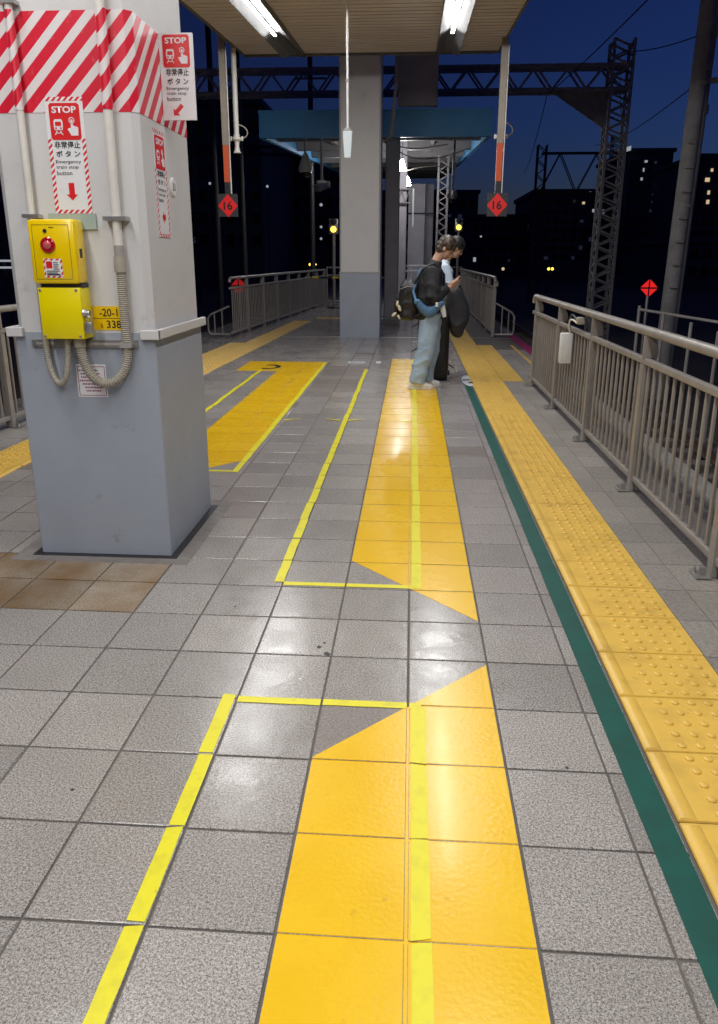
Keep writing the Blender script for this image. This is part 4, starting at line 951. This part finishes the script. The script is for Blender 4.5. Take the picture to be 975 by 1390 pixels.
for x in (xa, xb_): MB().tube([(x, 22.2, .003), (x, 22.2, zb_+.05)], .025, 8).build('leg', M_FENCE, cb)

# ================================================================== TRACKS AND RAILWAY STRUCTURES
def track(x, lab):
    t = thing('railway_track', lab, 'track', (x, 10, -1.15), 'tracks beside the platform')
    for s in (-1, 1):
        MB().box(x+s*.533-.033, x+s*.533+.033, -8, 60, -.96, -.93).box(x+s*.533-.010, x+s*.533+.010, -8, 60, -1.06, -.96).box(x+s*.533-.06, x+s*.533+.06, -8, 60, -1.075, -1.06).build('rail', M_RAIL, t)
    sm = MB().bbox(-1.0, 1.0, -.11, .11, -.1, .04, b=.02).mesh('sleeper', M_SLEEP)
    for k in range(46): link('sleeper', sm, t, (x, -2+k*.65, -1.118))
    return t
track(3.45, 'railway track right of the right fence'); track(-5.75, 'railway track beyond the left fence')

def lattice(par, x, y, w, d, z0, z1, step, m, leg=.07, br=.045):
    for sx in (-1, 1):
        for sy in (-1, 1): MB().bar((x+sx*w/2, y+sy*d/2, z0), (x+sx*w/2, y+sy*d/2, z1), leg).build('leg', m, par)
    n = max(1, int((z1-z0)/step)); mb = MB()
    for k in range(n):
        a = z0+(z1-z0)*k/n; b = z0+(z1-z0)*(k+1)/n; c = (a+b)/2
        for sy in (-1, 1):
            MB().bar((x-w/2, y+sy*d/2, a), (x+w/2, y+sy*d/2, c), br).bar((x+w/2, y+sy*d/2, c), (x-w/2, y+sy*d/2, b), br).build('lacing', m, par)
        for sx in (-1, 1): MB().bar((x+sx*w/2, y-d/2, a), (x+sx*w/2, y+d/2, c), br).bar((x+sx*w/2, y+d/2, c), (x+sx*w/2, y-d/2, b), br).build('lacing', m, par)
def gantry(Y, xl, xr, zl, zh, label, mw=.50, nb=18, ext=.6, mleft=True, bay=1.0, m=None):
    m = m or M_TRUSS
    t = thing('catenary_gantry', label, 'gantry', (xr, Y, -1.15))
    lattice(t, xr, Y, mw, .5, -1.15, zh+ext, .42, m)
    if mleft: lattice(t, xl, Y, mw, .5, -1.15, zh+ext*.5, .8, m)
    for sy in (-1, 1):
        for z in (zl, zh): MB().bar((xl, Y+sy*.22, z), (xr+.25, Y+sy*.22, z), .09).build('chord', m, t)
    n = int((xr-xl)/bay)
    for k in range(n):
        a = xl+(xr-xl)*k/n; b = xl+(xr-xl)*(k+1)/n; c = (a+b)/2
        MB().bar((a, Y-.22, zl), (c, Y-.22, zh), .05).bar((c, Y-.22, zh), (b, Y-.22, zl), .05).build('lacing', m, t)
        MB().bar((a, Y+.22, zl), (c, Y+.22, zh), .05).bar((c, Y+.22, zh), (b, Y+.22, zl), .05).build('lacing', m, t)
    # gusset into the mast
    MB().prism([(xr-1.9, zl+.1), (xr-.25, zl-.95), (xr-.25, zl+.0), (xr-1.6, zl)], Y-.03, Y+.03).build('gusset', m, t)
    return t
g1 = gantry(22.0, -14.0, 5.28, 5.68, 6.24, 'lattice catenary gantry spanning the tracks with mast behind right fence', bay=.85)
g2 = gantry(48, P(733, 250, Y=48).x, P(832, 250, Y=48).x, P(780, 262, Y=48).z, P(780, 208, Y=48).z, 'second dark catenary gantry farther along the right tracks', .5, ext=.9, bay=2, m=M_DARK)
g3 = gantry(44, -12.5, -3.6, 6.9, 7.3, 'dark catenary frame in the distance on the left', .4, ext=.2, bay=2.2, m=M_DARK)
cp = thing('concrete_pole', 'round pale concrete pole behind the right fence', 'pole', (4.83, 14.7, -1.15))
MB().tube([(4.81, 14.7, -1.15), (4.93, 14.7, 8.5)], [.150, .130], 20).build('shaft', M_CONC, cp, True)
for z in (5.25, 4.55, 4.35, 2.35): MB().lathe((4.85+.012*z, 14.7, z), [(.152, 0), (.152, .05)], 20).build('band', M_TRUSS, cp)
for k, z in enumerate((.95, 1.35, 1.75, 2.15, 2.6, 3.0, 3.4)): MB().box(4.72+.012*z, 4.86+.012*z, 14.50, 14.54, z, z+.03).build('step', M_TRUSS, cp)
MB().bar((4.95, 14.7, 4.42), (6.2, 14.7, 4.48), .08).build('arm', M_TRUSS, cp); MB().bar((4.95, 14.7, 5.15), (6.2, 14.7, 5.2), .08).build('arm', M_TRUSS, cp)
tp_ = thing('slim_pole', 'slim steel pole right behind the concrete pole', 'pole', (5.6, 16.5, -1.15))
MB().tube([(5.55, 16.5, -1.15), (5.68, 16.5, 8.5)], .075, 12).build('shaft', M_TRUSS, tp_, True)
MB().lathe((5.62, 16.5, 4.2), [(.11, 0), (.11, .15)], 12).build('collar', M_TRUSS, tp_)
def red_marker(p, h0, label, s=.145, m=None):
    t = thing('red_marker', label, 'sign', (p.x, p.y, h0), 'red cross diamond markers')
    MB().tube([(p.x, p.y+.03, h0), (p.x, p.y+.03, p.z+.02)], .028, 8).build('post', M_STEEL, t, True)
    x, z, Y = p.x, p.z, p.y
    for sx in (-1, 1):
        for sz in (-1, 1):
            g = .014
            MB().prism([(x+sx*g, z+sz*g), (x+sx*s, z+sz*g), (x+sx*g, z+sz*s)] if sx*sz > 0 else [(x+sx*g, z+sz*g), (x+sx*g, z+sz*s), (x+sx*s, z+sz*g)], Y-.012, Y-.004).build('red_segment', m or M_REDG, t)
    MB().prism([(x-s, z), (x, z-s), (x+s, z), (x, z+s)], Y-.003, Y+.003).build('board', M_DARK, t)
red_marker(P(881, 391, Y=14.0), -1.15, 'glowing red cross diamond marker on a post beyond right fence')
red_marker(P(324, 388, Y=18.0), -1.15, 'dim red cross diamond marker half hidden behind the far left fence', .18, M_REDD)
# low rail fence across the right track
lf = thing('trackside_rail', 'low dark trackside rail behind the right fence', 'rail', (5.6, 11.8, -1.15))
a = P(868, 420, Y=12.6); b_ = P(975, 456, Y=10.2)
for dz in (0, -.35): MB().tube([(a.x, a.y, a.z+dz), (b_.x+1.2, b_.y-.6, b_.z+dz-.0)], .022, 8).build('rail', M_TRUSS, lf, True)
for f_ in (0, .35, .7, 1.0):
    q = a.lerp(b_, f_); MB().tube([(q.x, q.y, -1.15), (q.x, q.y, q.z+.06)], .025, 8).build('post', M_TRUSS, lf, True)
# overhead wires
def wire(a, b, label, sag=.3, r=.012):
    a = Vector(a); b = Vector(b)
    pts = [a.lerp(b, k/12)-Vector((0, 0, sag*4*(k/12)*(1-k/12))) for k in range(13)]
    tag(MB().tube(pts, r, 5).build('overhead_wire', M_DARK), label, 'wire', 'overhead wires')
wire((3.45, -2, 5.3), (3.45, 22, 5.6), 'overhead contact wire above the right track'); wire((3.45, 22, 5.6), (6.5, 48, 6.3), 'overhead wire running from lattice gantry to the far gantry')
wire((5.0, 14.7, 4.5), (10.5, 48, 7.8), 'wire from the concrete pole arm to the far gantry'); wire((5.0, 14.7, 5.2), (5.3, 22, 6.6), 'wire from the concrete pole to the lattice mast', .1)
wire((5.3, 22, 5.9), (12, 48, 8.8), 'long wire from the lattice mast to the distant right'); wire((-5.75, 22, 5.65), (-6.5, 44, 6.9), 'overhead wire beyond the left fence')
for x, Y, z0, z1, lb in ((-6.05, 24, 6.2, 9.6, 'dark mast rising above the gantry at far left'), (-5.35, 24.5, 6.2, 9.2, 'second dark mast rising above the gantry'), (-3.35, 26, 6.2, 7.8, 'short dark mast above the gantry near the canopy corner')):
    t = thing('roof_mast', lb, 'mast', (x, Y, -1.15), 'dark masts above the gantry')
    MB().tube([(x, Y, -1.15), (x, Y, z1)], [.10, .08], 10).build('shaft', M_DARK, t, True)
    MB().bar((x-.5, Y, z1-.9), (x+.5, Y, z1-.9), .06).build('arm', M_TRUSS, t)

# ================================================================== NIGHT CITY
rnd = random.Random(3)
def block(name, x0, x1, y0, y1, z1, label, rows=0, cols=0, lit=None, wz=(.2, .95), wm=M_GLASSD, win=True):
    t = thing(name, label, 'building', ((x0+x1)/2, (y0+y1)/2, -1.15), 'dark buildings behind the tracks')
    MB().box(x0, x1, y0, y1, -1.15, z1).build('wall', M_CITY, t)
    MB().box(x0-.3, x1+.3, y0-.3, y1+.3, z1, z1+.5).build('parapet', M_CITY, t)
    H = z1+1.15; W_ = x1-x0
    wmesh = None
    for r in range(rows):
        for c_ in range(cols):
            cx = x0+W_*(c_+.5)/cols; cz = -1.15+H*(wz[0]+(wz[1]-wz[0])*(r+.5)/rows); ww = W_/cols*.30; hh = H*(wz[1]-wz[0])/rows*.26
            k = lit(r, c_) if lit else None
            if k: ww *= rnd.uniform(.35, .9); hh *= rnd.uniform(.4, .9); cx += rnd.uniform(-.3, .3); cz += rnd.uniform(-.15, .15)
            MB().box(cx-ww, cx+ww, y0-.06, y0-.005, cz-hh, cz+hh).build('window', k or M_GLASSD, t)
    return t
rnd = random.Random(3)
def sparse(p, ms): return lambda r, c_: (ms[rnd.randrange(len(ms))] if rnd.random() < p else None)
def bx(px0, px1, pt, Y): a = P(px0, 350, Y=Y); b = P(px1, pt, Y=Y); return a.x, b.x, b.z
x0, x1, z = bx(150, 352, 142, 75); block('city_building', x0, x1, 75, 95, z, 'long dark building on the left under the gantry', 6, 12, sparse(.03, [M_WINL, M_WIND, M_WIND]))
x0, x1, z = bx(352, 470, 165, 95); block('city_building', x0, x1, 95, 110, z, 'dark building behind the dome camera', 6, 8, sparse(.04, [M_WIND, M_WINL]))
x0, x1, z = bx(-160, 60, 180, 60); block('city_building', x0, x1, 60, 80, z, 'dark building behind the near column on the far left', 4, 7, sparse(.15, [M_WINW, M_WIND]))
x0, x1, z = bx(470, 650, 262, 135); block('city_building', x0, x1, 135, 150, z, 'made-up wide dark building covering the horizon glow behind the far platform', 5, 12, sparse(.04, [M_WIND]))  # block added to cover the sky glow low on the horizon
x0, x1, z = bx(640, 722, 296, 110); block('city_building', x0, x1, 110, 130, z, 'low dark building behind the right stop marker', 4, 8, sparse(.10, [M_WIND, M_WIND, M_WINW]))
x0, x1, z = bx(722, 838, 262, 105); block('city_building', x0, x1, 105, 125, z, 'mid height dark building left of the lattice mast', 7, 9, lambda r, c_: (M_WINL if r == 6 and c_ in (5, 7) else M_WINW if (r == 5 and c_ in (6, 7)) else M_WIND if rnd.random() < .12 else None))
x0, x1, z = bx(842, 915, 206, 120); block('city_building', x0, x1, 120, 140, z, 'tall dark building with bright stair windows right of the mast', 12, 7, lambda r, c_: (M_WINW if c_ == 2 and r in (9, 10, 11) else M_WIND if c_ == 4 and r > 4 else None))
x0, x1, z = bx(932, 1010, 215, 90); block('city_building', x0, x1, 90, 105, z, 'dark apartment block with warm lights behind the concrete pole', 9, 5, lambda r, c_: (M_WINL if c_ == 1 and r in (5, 6, 7, 8) else None))
x0, x1, z = bx(915, 1100, 330, 70); block('city_building', x0, x1, 70, 80, z, 'low dark shed beyond the right tracks', 2, 10, sparse(.06, [M_WIND]))
sg = P(848, 203, Y=118); sgn = thing('roof_sign', 'small bright sign on the roof of the tall dark building', 'sign', sg[:])
MB().prism([(sg.x-.9, sg.z-.6), (sg.x+.9, sg.z-.1), (sg.x+.9, sg.z+.5), (sg.x-.9, sg.z)], 118, 118.2).build('panel', M_WINW, sgn); MB().box(sg.x-.1, sg.x+.1, 118.25, 118.4, sg.z-3, sg.z).build('stand', M_DARK, sgn)
def streetlamp(px_, py_, Y, m, label, r=.12):
    p = P(px_, py_, Y=Y); t = thing('distant_lamp', label, 'light', (p.x, p.y, -1.15), 'distant lamps in the dark')
    MB().tube([(p.x, p.y+.1, -1.15), (p.x, p.y+.1, p.z)], .05, 6).build('post', M_DARK, t); MB().ell(p, (r, r, r), 8, 6).build('bulb', m, t)
streetlamp(421, 359, 80, M_AMBER, 'left of the paired yellow lamps far beyond left fence'); streetlamp(428, 359, 80, M_AMBER, 'right of the paired yellow lamps far beyond left fence')
streetlamp(683, 365, 60, M_WINL, 'small warm lamp low beyond the far right fence'); streetlamp(745, 365, 60, M_AMBER, 'left of two warm lamps low beyond the tracks', .10); streetlamp(750, 365, 60, M_AMBER, 'right of two warm lamps low beyond the tracks', .10)
streetlamp(653, 321, 90, M_WINW, 'white lamp below the right stop marker'); streetlamp(801, 264, 100, M_WINW, 'white lamp beside the lattice mast', .35); streetlamp(363, 253, 70, M_WINW, 'lone white lamp between marker and dome camera')
streetlamp(285, 249, 70, M_WINW, 'white lamp close right of the near column'); streetlamp(436, 278, 60, M_WINW, 'upper white lamp in a column of lamps left of far column'); streetlamp(436, 308, 60, M_WINW, 'middle white lamp in a column of lamps left of far column', .1); streetlamp(436, 324, 60, M_WINW, 'lower white lamp in a column of lamps left of far column', .1)
# passing light strip left of the near column
ls = thing('shelter_light', 'white light bar at the far left edge behind the near column', 'light', P(5, 354, Y=30)[:])
p = P(5, 354, Y=30); MB().box(p.x-.6, p.x+.35, 30, 30.1, p.z-.04, p.z+.04).build('tube', M_WINW, ls); MB().box(p.x-.6, p.x+.35, 30, 30.1, p.z-.30, p.z-.22).build('tube', M_WINW, ls)
MB().box(p.x-.1, p.x, 30.12, 30.2, -1.15, p.z+.1).build('post', M_DARK, ls)

# ================================================================== PEOPLE
def V(*a): return Vector(a)
def limb(mb, pts, rad, n=12, sy=1.0):
    """loft of ellipses: rad = list of (rx across view, ry in depth)"""
    pts = [Vector(p) for p in pts]; rings = []
    for i, p in enumerate(pts):
        t = (pts[min(i+1, len(pts)-1)]-pts[max(i-1, 0)]).normalized()
        b = Vector((0, 1, 0)); a = b.cross(t).normalized(); b = t.cross(a).normalized()
        rings.append([p+a*math.cos(2*math.pi*k/n)*rad[i][0]+b*math.sin(2*math.pi*k/n)*rad[i][1] for k in range(n)])
    v = [q for r in rings for q in r]; f = []
    for i in range(len(pts)-1):
        for k in range(n): f.append((i*n+k, i*n+(k+1) % n, (i+1)*n+(k+1) % n, (i+1)*n+k))
    f.append(tuple(range(n))[::-1]); f.append(tuple((len(pts)-1)*n+k for k in range(n)))
    mb.add(v, f)
def head(par, c, tilt, yaw, hairm, longh=False):
    """head facing +X then tilted; c = head centre"""
    rot = Matrix.Rotation(yaw, 3, 'Z') @ Matrix.Rotation(tilt, 3, 'Y')
    T = lambda x, y, z: Vector(c)+rot @ Vector((x, y, z))
    mb = MB()
    mb.ell(T(-.008, 0, .030), (.092, .074, .088), 18, 12, rot)      # cranium
    mb.ell(T(.030, 0, -.035), (.058, .058, .085), 16, 12, rot)      # face
    mb.ell(T(.045, 0, -.090), (.032, .036, .026), 12, 8, rot)       # chin
    mb.ell(T(.092, 0, -.020), (.016, .013, .026), 10, 8, rot); mb.ell(T(.100, 0, -.036), (.013, .014, .011), 10, 8, rot)   # nose
    mb.ell(T(.084, 0, -.068), (.010, .024, .007), 10, 6, rot); mb.ell(T(.080, 0, -.081), (.010, .021, .007), 10, 6, rot)   # lips
    mb.ell(T(.076, 0, .012), (.016, .050, .012), 12, 6, rot)        # brow
    for s in (-1, 1): mb.ell(T(-.004, s*.074, -.012), (.019, .009, .033), 10, 8, rot)  # ears
    hairb = MB()
    hairb.ell(T(-.012, 0, .046), (.108, .088, .088), 18, 12, rot)
    hairb.ell(T(-.052, 0, .000), (.066, .080, .086), 16, 12, rot)
    for s in (-1, 1):
        hairb.ell(T(.006, s*.066, .035), (.050, .022, .048), 12, 8, rot); hairb.ell(T(-.050, s*.055, -.045), (.045, .030, .045), 12, 8, rot)
        hairb.ell(T(.070, s*.030, .040), (.026, .030, .034), 12, 8, rot)   # fringe
    hairb.ell(T(.046, 0, .062), (.052, .066, .050), 16, 10, rot); hairb.ell(T(-.01, 0, .085), (.085, .070, .056), 16, 10, rot)
    if longh: hairb.ell(T(-.06, 0, -.09), (.05, .075, .10), 14, 10, rot)
    return mb, hairb, T, rot
def hand(mb, wrist, d, palm_n, curl, thumb_side):
    """palm and five curled fingers; d = direction of the fingers, palm_n = palm normal"""
    d = Vector(d).normalized(); pn_ = Vector(palm_n).normalized(); s = d.cross(pn_).normalized()
    w = Vector(wrist); rot = Matrix((d, s, pn_)).transposed()
    mb.ell(w+d*.045, (.052, .042, .018), 12, 8, rot)
    mb.tube([w-d*.03, w+d*.02], [.027, .028], 10)
    for k, (off, ln) in enumerate(((-.030, .068), (-.010, .078), (.010, .073), (.028, .056))):
        p0 = w+d*.080+s*off; a = curl
        p1 = p0+(d*math.cos(a*.5)+pn_*math.sin(a*.5))*ln*.42
        p2 = p1+(d*math.cos(a*1.2)+pn_*math.sin(a*1.2))*ln*.33
        p3 = p2+(d*math.cos(a*1.8)+pn_*math.sin(a*1.8))*ln*.28
        mb.tube([p0-d*.02, p0, p1, p2, p3], [.009, .0095, .009, .0085, .0065], 8)
    ts = s*(-1 if thumb_side < 0 else 1)
    q0 = w+d*.025+ts*.034
    mb.tube([q0-ts*.012, q0, q0+d*.026+ts*.020+pn_*.012, q0+d*.052+ts*.018+pn_*.030], [.012, .0125, .011, .008], 8)
def person(loc, label, J, mats, extras, hair_long=False, sc=1.0):
    t = thing('person', label, 'person', loc, None, 0, world=False); t.scale = (sc, sc, sc)
    body = MB(); hb, hairb, T, rot = head(t, J['head'], J['tilt'], J['yaw'], None, hair_long)
    body.add(hb.v, hb.f)
    limb(body, [J['neck'], T(-.02, 0, -.06)], [(.056, .056), (.054, .056)])
    limb(body, [V(J['neck'][0]-.03, 0, J['neck'][2]-.16), V(*J['neck'])], [(.07, .10), (.056, .056)])
    limb(body, [V(*J['hip']), V(J['neck'][0]-.03, 0, J['neck'][2]-.14)], [(.09, .13), (.08, .13)])
    for s, key in ((-1, 'R'), (1, 'L')):
        sh, el, wr = J['sh'+key], J['el'+key], J['wr'+key]
        limb(body, [V(J['neck'][0]-.03, 0, J['neck'][2]-.12), V(*sh), V(*el), V(*wr)], [(.05, .05), (.046, .046), (.038, .038), (.025, .025)], 10)
        hand(body, wr, J['hd'+key], J['hn'+key], J.get('curl', .7), s)
        hp, kn, an = J['hp'+key], J['kn'+key], J['an'+key]
        limb(body, [V(*J['hip']), V(*hp), V(*kn), V(*an)], [(.09, .09), (.075, .075), (.052, .052), (.036, .036)], 10)
        limb(body, [V(*an), V(an[0]+.02, an[1], .05), V(an[0]+.13, an[1], .035)], [(.036, .036), (.036, .034), (.022, .03)], 10)
    remeshed(body, 'body', mats['skin'], t, .0052, 2)
    remeshed(hairb, 'hair', mats['hair'], t, .0050, 14, strand)
    for s in (-1, 1): MB().ell(T(.084, s*.030, -.006), (.008, .012, .006), 10, 6, rot).build('eye', M_DARK, t, True)
    # trousers
    tr = MB()
    for key in 'RL':
        hp, kn, an = J['hp'+key], J['kn'+key], J['an'+key]; w = J['legw']
        kn_ = Vector(kn); an_ = Vector(an); hp_ = Vector(hp)
        limb(tr, [hp_+V(0, 0, .08), hp_, hp_.lerp(kn_, .5), kn_, kn_.lerp(an_, .5)+V(-.006, 0, 0), V(an[0]+.008, an[1], .075)], [(w[0], .105), (w[0], .105), (w[1], .098), (w[2], .092), (w[3], .088), (w[4], .086)], 16)
        for k in range(5):
            z = .11+.085*k; a_ = k*2.3+(1 if key == 'R' else 2); xx = an[0]+.01+(kn[0]-an[0])*k*.2
            p0 = V(xx+(w[3]-.012)*math.cos(a_), an[1]+.075*math.sin(a_), z); p1 = V(xx+(w[3]-.004)*math.cos(a_+1.3), an[1]+.080*math.sin(a_+1.3), z+.05)
            limb(tr, [p0, p0.lerp(p1, .5)+V(.006*math.cos(a_+.6), .006*math.sin(a_+.6), 0), p1], [(.014, .014), (.022, .022), (.012, .012)], 10)
    hx, hy, hz = J['hip']
    limb(tr, [V(hx, 0, hz+.16), V(hx, 0, hz+.02), V(hx-.005, 0, hz-.08)], [(.125, .165), (w[0]+.006, .185), (w[0]-.01, .17)], 18)
    remeshed(tr, 'trousers', mats['trousers'], t, .0075, 3, cloth_fold(.0062, 44))
    # jacket or shirt with sleeves
    jk = MB(); nx, ny, nz = J['neck']; jw = J['torso']
    limb(jk, [V(jw[0][0], 0, jw[0][2]), V(jw[1][0], 0, jw[1][2]), V(jw[2][0], 0, jw[2][2]), V(jw[3][0], 0, jw[3][2]), V(nx-.012, 0, nz-.045), V(nx+.004, 0, nz+.015)],
         [(jw[0][1], .195), (jw[1][1], .20), (jw[2][1], .205), (jw[3][1], .195), (.086, .12), (.070, .072)], 20)
    for key in 'RL':
        sh, el, wr = Vector(J['sh'+key]), Vector(J['el'+key]), Vector(J['wr'+key]); e2 = el.lerp(wr, J.get('cuff', .86))
        limb(jk, [V(nx-.03, sh.y*.35, nz-.10), sh, sh.lerp(el, .5), el], [(.085, .08), (.098, .085), (.090, .084), (.082, .080)], 14)
        limb(jk, [el+(el-wr)*.12, el, el.lerp(e2, .5), e2], [(.06, .06), (.080, .078), (.072, .07), (.052, .052)], 14)
    remeshed(jk, mats['topname'], mats['top'], t, .0075, 3, cloth_fold(.006, 42))
    for key in 'RL':
        an = J['an'+key]; x, y = an[0], an[1]
        so = MB(); limb(so, [V(x-.085, y, .035), V(x-.04, y, .052), V(x+.04, y, .055), V(x+.12, y, .040), V(x+.185, y, .032)], [(.034, .036), (.055, .042), (.055, .044), (.038, .047), (.026, .036)], 12)
        sh_ = remeshed(so, 'shoe', mats['shoe'], t, .006, 3)
        o = MB().zprism([(x-.105, y-.030), (x-.06, y-.042), (x+.10, y-.048), (x+.175, y-.038), (x+.205, y), (x+.175, y+.038), (x+.10, y+.048), (x-.06, y+.042), (x-.105, y+.030)], .004, .030).build('sole', M_SHOE, sh_)
    return t
B = P(572, 524, Z=0)
BASE1 = Vector((.150, 8.80, 0))
J1 = dict(head=(.225, 0, 1.585), tilt=R(34), yaw=R(-8), neck=(.115, 0, 1.435), hip=(.065, 0, .88),
          shR=(.075, -.185, 1.325), elR=(.085, -.235, 1.045), wrR=(.275, -.105, 1.165), hdR=(.8, .25, .45), hnR=(.1, .75, .6),
          shL=(.10, .185, 1.325), elL=(.115, .225, 1.06), wrL=(.285, .075, 1.175), hdL=(.8, -.25, .45), hnL=(.1, -.75, .6),
          hpR=(.065, -.095, .80), knR=(.025, -.10, .44), anR=(-.075, -.105, .085), hpL=(.085, .095, .80), knL=(.085, .10, .44), anL=(.02, .115, .085),
          legw=(.122, .115, .108, .100, .096), torso=[(.045, .150, .80), (.040, .152, 1.0), (.06, .150, 1.18), (.082, .135, 1.33)], curl=.9)
person(BASE1[:], 'person in black jacket and light jeans looking down at a phone', J1, dict(skin=M_SKIN, hair=M_HAIRB, trousers=M_DENIM, top=M_JACKET, topname='jacket', shoe=M_SHOE), None)
O = BASE1
ph = thing('phone', 'dark phone held by the person in jeans', 'phone', (O+V(.395, -.03, 1.262))[:], None, 0, world=False)
o = MB().bbox(-.072, .072, -.036, .036, -.0045, .0045, b=.003).build('case', M_DARK, ph, True); o.rotation_euler = (0, R(-32), 0); o.location = (0, 0, .004)
o = MB().box(-.066, .066, -.032, .032, .0046, .0052).build('screen', M_GLASSD, ph); o.rotation_euler = (0, R(-32), 0); o.location = (0, 0, .004)
# backpack on the back
bp = thing('backpack', 'black backpack with cream charms on the person in jeans', 'backpack', (O+V(-.19, 0, .78))[:])
mb = MB(); rt = Matrix.Rotation(R(-10), 3, 'Y')
mb.bbox(O.x-.29, O.x-.08, O.y-.155, O.y+.155, .79, 1.20, .055); mb.ell(O+V(-.18, 0, 1.15), (.11, .145, .10), 16, 10, rt); mb.ell(O+V(-.275, 0, .95), (.065, .13, .14), 14, 10, rt)
remeshed(mb, 'bag', M_BPACK, bp, .009, 8, cloth_fold(.006, 40))
MB().bbox(O.x-.345, O.x-.30, O.y-.11, O.y+.11, .84, 1.02, .018).build('front_pocket', M_BPACK, bp, True)
for s in (-1, 1):
    MB().tube([O+V(-.12, s*.12, 1.20), O+V(-.03, s*.15, 1.36), O+V(.09, s*.15, 1.415), O+V(.205, s*.15, 1.30), O+V(.215, s*.165, 1.14), O+V(.06, s*.215, .95), O+V(-.10, s*.15, .84)], .014, 8).build('strap', M_BPACK, bp, True)
MB().tube([O+V(-.30, -.155, 1.13), O+V(-.20, -.16, 1.17), O+V(-.12, -.155, 1.16)], .004, 6).build('zip', M_TRUSS, bp, True)
for k, (dx, dz, a, r_) in enumerate(((-.31, .98, 10, .035), (-.285, .93, -20, .042), (-.345, .86, 50, .036), (-.29, .83, -30, .030))):
    MB().ell(O+V(dx, -.165, dz), (r_*.42, .014, r_*.95), 10, 8, Matrix.Rotation(R(a), 3, 'Y')).build('charm', M_CHARM, bp, True)
# blue sling pouch
sl = thing('sling_bag', 'blue sling bag under the arm of the person in jeans', 'bag', (O+V(.06, -.25, .9))[:])
mb = MB()
for k in range(9):
    t_ = k/8; mb.ell(O+V(-.085+.255*t_, -.240, 1.005-.10*math.sin(math.pi*t_)-.02*t_), (.042, .040, .034+.028*math.sin(math.pi*t_)), 12, 8)
remeshed(mb, 'pouch', M_SLING, sl, .008, 6)
MB().tube([O+V(-.09, -.235, .98), O+V(-.135, -.15, 1.12), O+V(-.05, -.02, 1.36)], .016, 8).build('strap', M_SLING, sl, True)
MB().tube([O+V(.17, -.225, .97), O+V(.225, -.17, 1.12), O+V(.20, -.10, 1.27), O+V(.13, -.03, 1.41)], .017, 8).build('strap', M_SLING, sl, True)
MB().bbox(O.x+.115, O.x+.145, O.y-.296, O.y-.280, .955, 1.005, .004).build('buckle', M_SIGNW, sl)
tw = MB(); limb(tw, [O+V(.185, -.21, 1.0), O+V(.205, -.215, .92), O+V(.225, -.21, .84)], [(.022, .012), (.028, .012), (.020, .010)], 8)
tag(tw.build('cloth', M_SIGNW, None, True), 'white cloth strip hanging at the front of black jacket', 'cloth')
# second person, mostly hidden behind
BASE2 = Vector((.30, 9.75, 0))
J2 = dict(head=(.235, 0, 1.60), tilt=R(30), yaw=R(10), neck=(.10, 0, 1.44), hip=(.05, 0, .88),
          shR=(.08, -.19, 1.33), elR=(.16, -.24, 1.07), wrR=(.24, -.16, .92), hdR=(.3, .2, -.9), hnR=(.1, .75, .2),
          shL=(.10, .19, 1.33), elL=(.14, .24, 1.06), wrL=(.22, .12, .92), hdL=(.3, -.2, -.9), hnL=(.1, -.75, .2),
          hpR=(.06, -.095, .80), knR=(.07, -.10, .44), anR=(.02, -.10, .085), hpL=(.06, .095, .80), knL=(.07, .10, .44), anL=(.03, .11, .085),
          legw=(.115, .108, .10, .092, .085), torso=[(.05, .125, .86), (.055, .13, 1.0), (.075, .14, 1.18), (.085, .13, 1.33)], curl=1.0, cuff=.9)
person(BASE2[:], 'person with dark hair and pale blue shirt standing behind', J2, dict(skin=M_SKIN, hair=M_HAIRK, trousers=M_JACKET, top=M_SHIRT, topname='shirt', shoe=M_DARK), None)
O = BASE2
hb = thing('shoulder_bag', 'large charcoal bag held in front of the pale blue shirt', 'bag', (O+V(.3, -.3, .55))[:])
mb = MB()
for k in range(22):
    t_ = k/21; mb.ell(O+V(.225+.05*math.sin(t_*2.2), -.36, 1.05-.42*t_), (.095+.055*math.sin(math.pi*min(1, t_*1.05)), .085, .10), 14, 10)
remeshed(mb, 'bag', M_NAVYBAG, hb, .009, 10, cloth_fold(.008, 28))
MB().tube([O+V(.20, -.36, 1.08), O+V(.28, -.25, 1.16), O+V(.33, -.14, 1.05)], .014, 8).build('strap', M_NAVYBAG, hb, True)
tb = thing('travel_bag', 'tall black travel bag standing on the tiles behind the jeans', 'bag', (.29, 9.42, 0))
mb = MB(); mb.bbox(.085, .475, 9.30, 9.56, .012, .86, .06)
o = remeshed(mb, 'body', M_BPACK, tb, .010, 6)
MB().bbox(.13, .43, 9.275, 9.31, .10, .42, .014).build('front_pocket', M_BPACK, tb, True)
for x, z, s in ((.085, .40, -1), (.475, .20, 1), (.085, .70, -1)): MB().bar((x, 9.40, z), (x+s*.07, 9.39, z-.045), .03, .012).build('strap_end', M_BPACK, tb)
MB().tube([(.16, 9.42, .855), (.17, 9.42, .92), (.39, 9.42, .92), (.40, 9.42, .855)], .014, 8).build('handle', M_BPACK, tb, True)
for x in (.13, .43): MB().box(x-.03, x+.03, 9.33, 9.53, .003, .016).build('foot', M_DARK, tb)
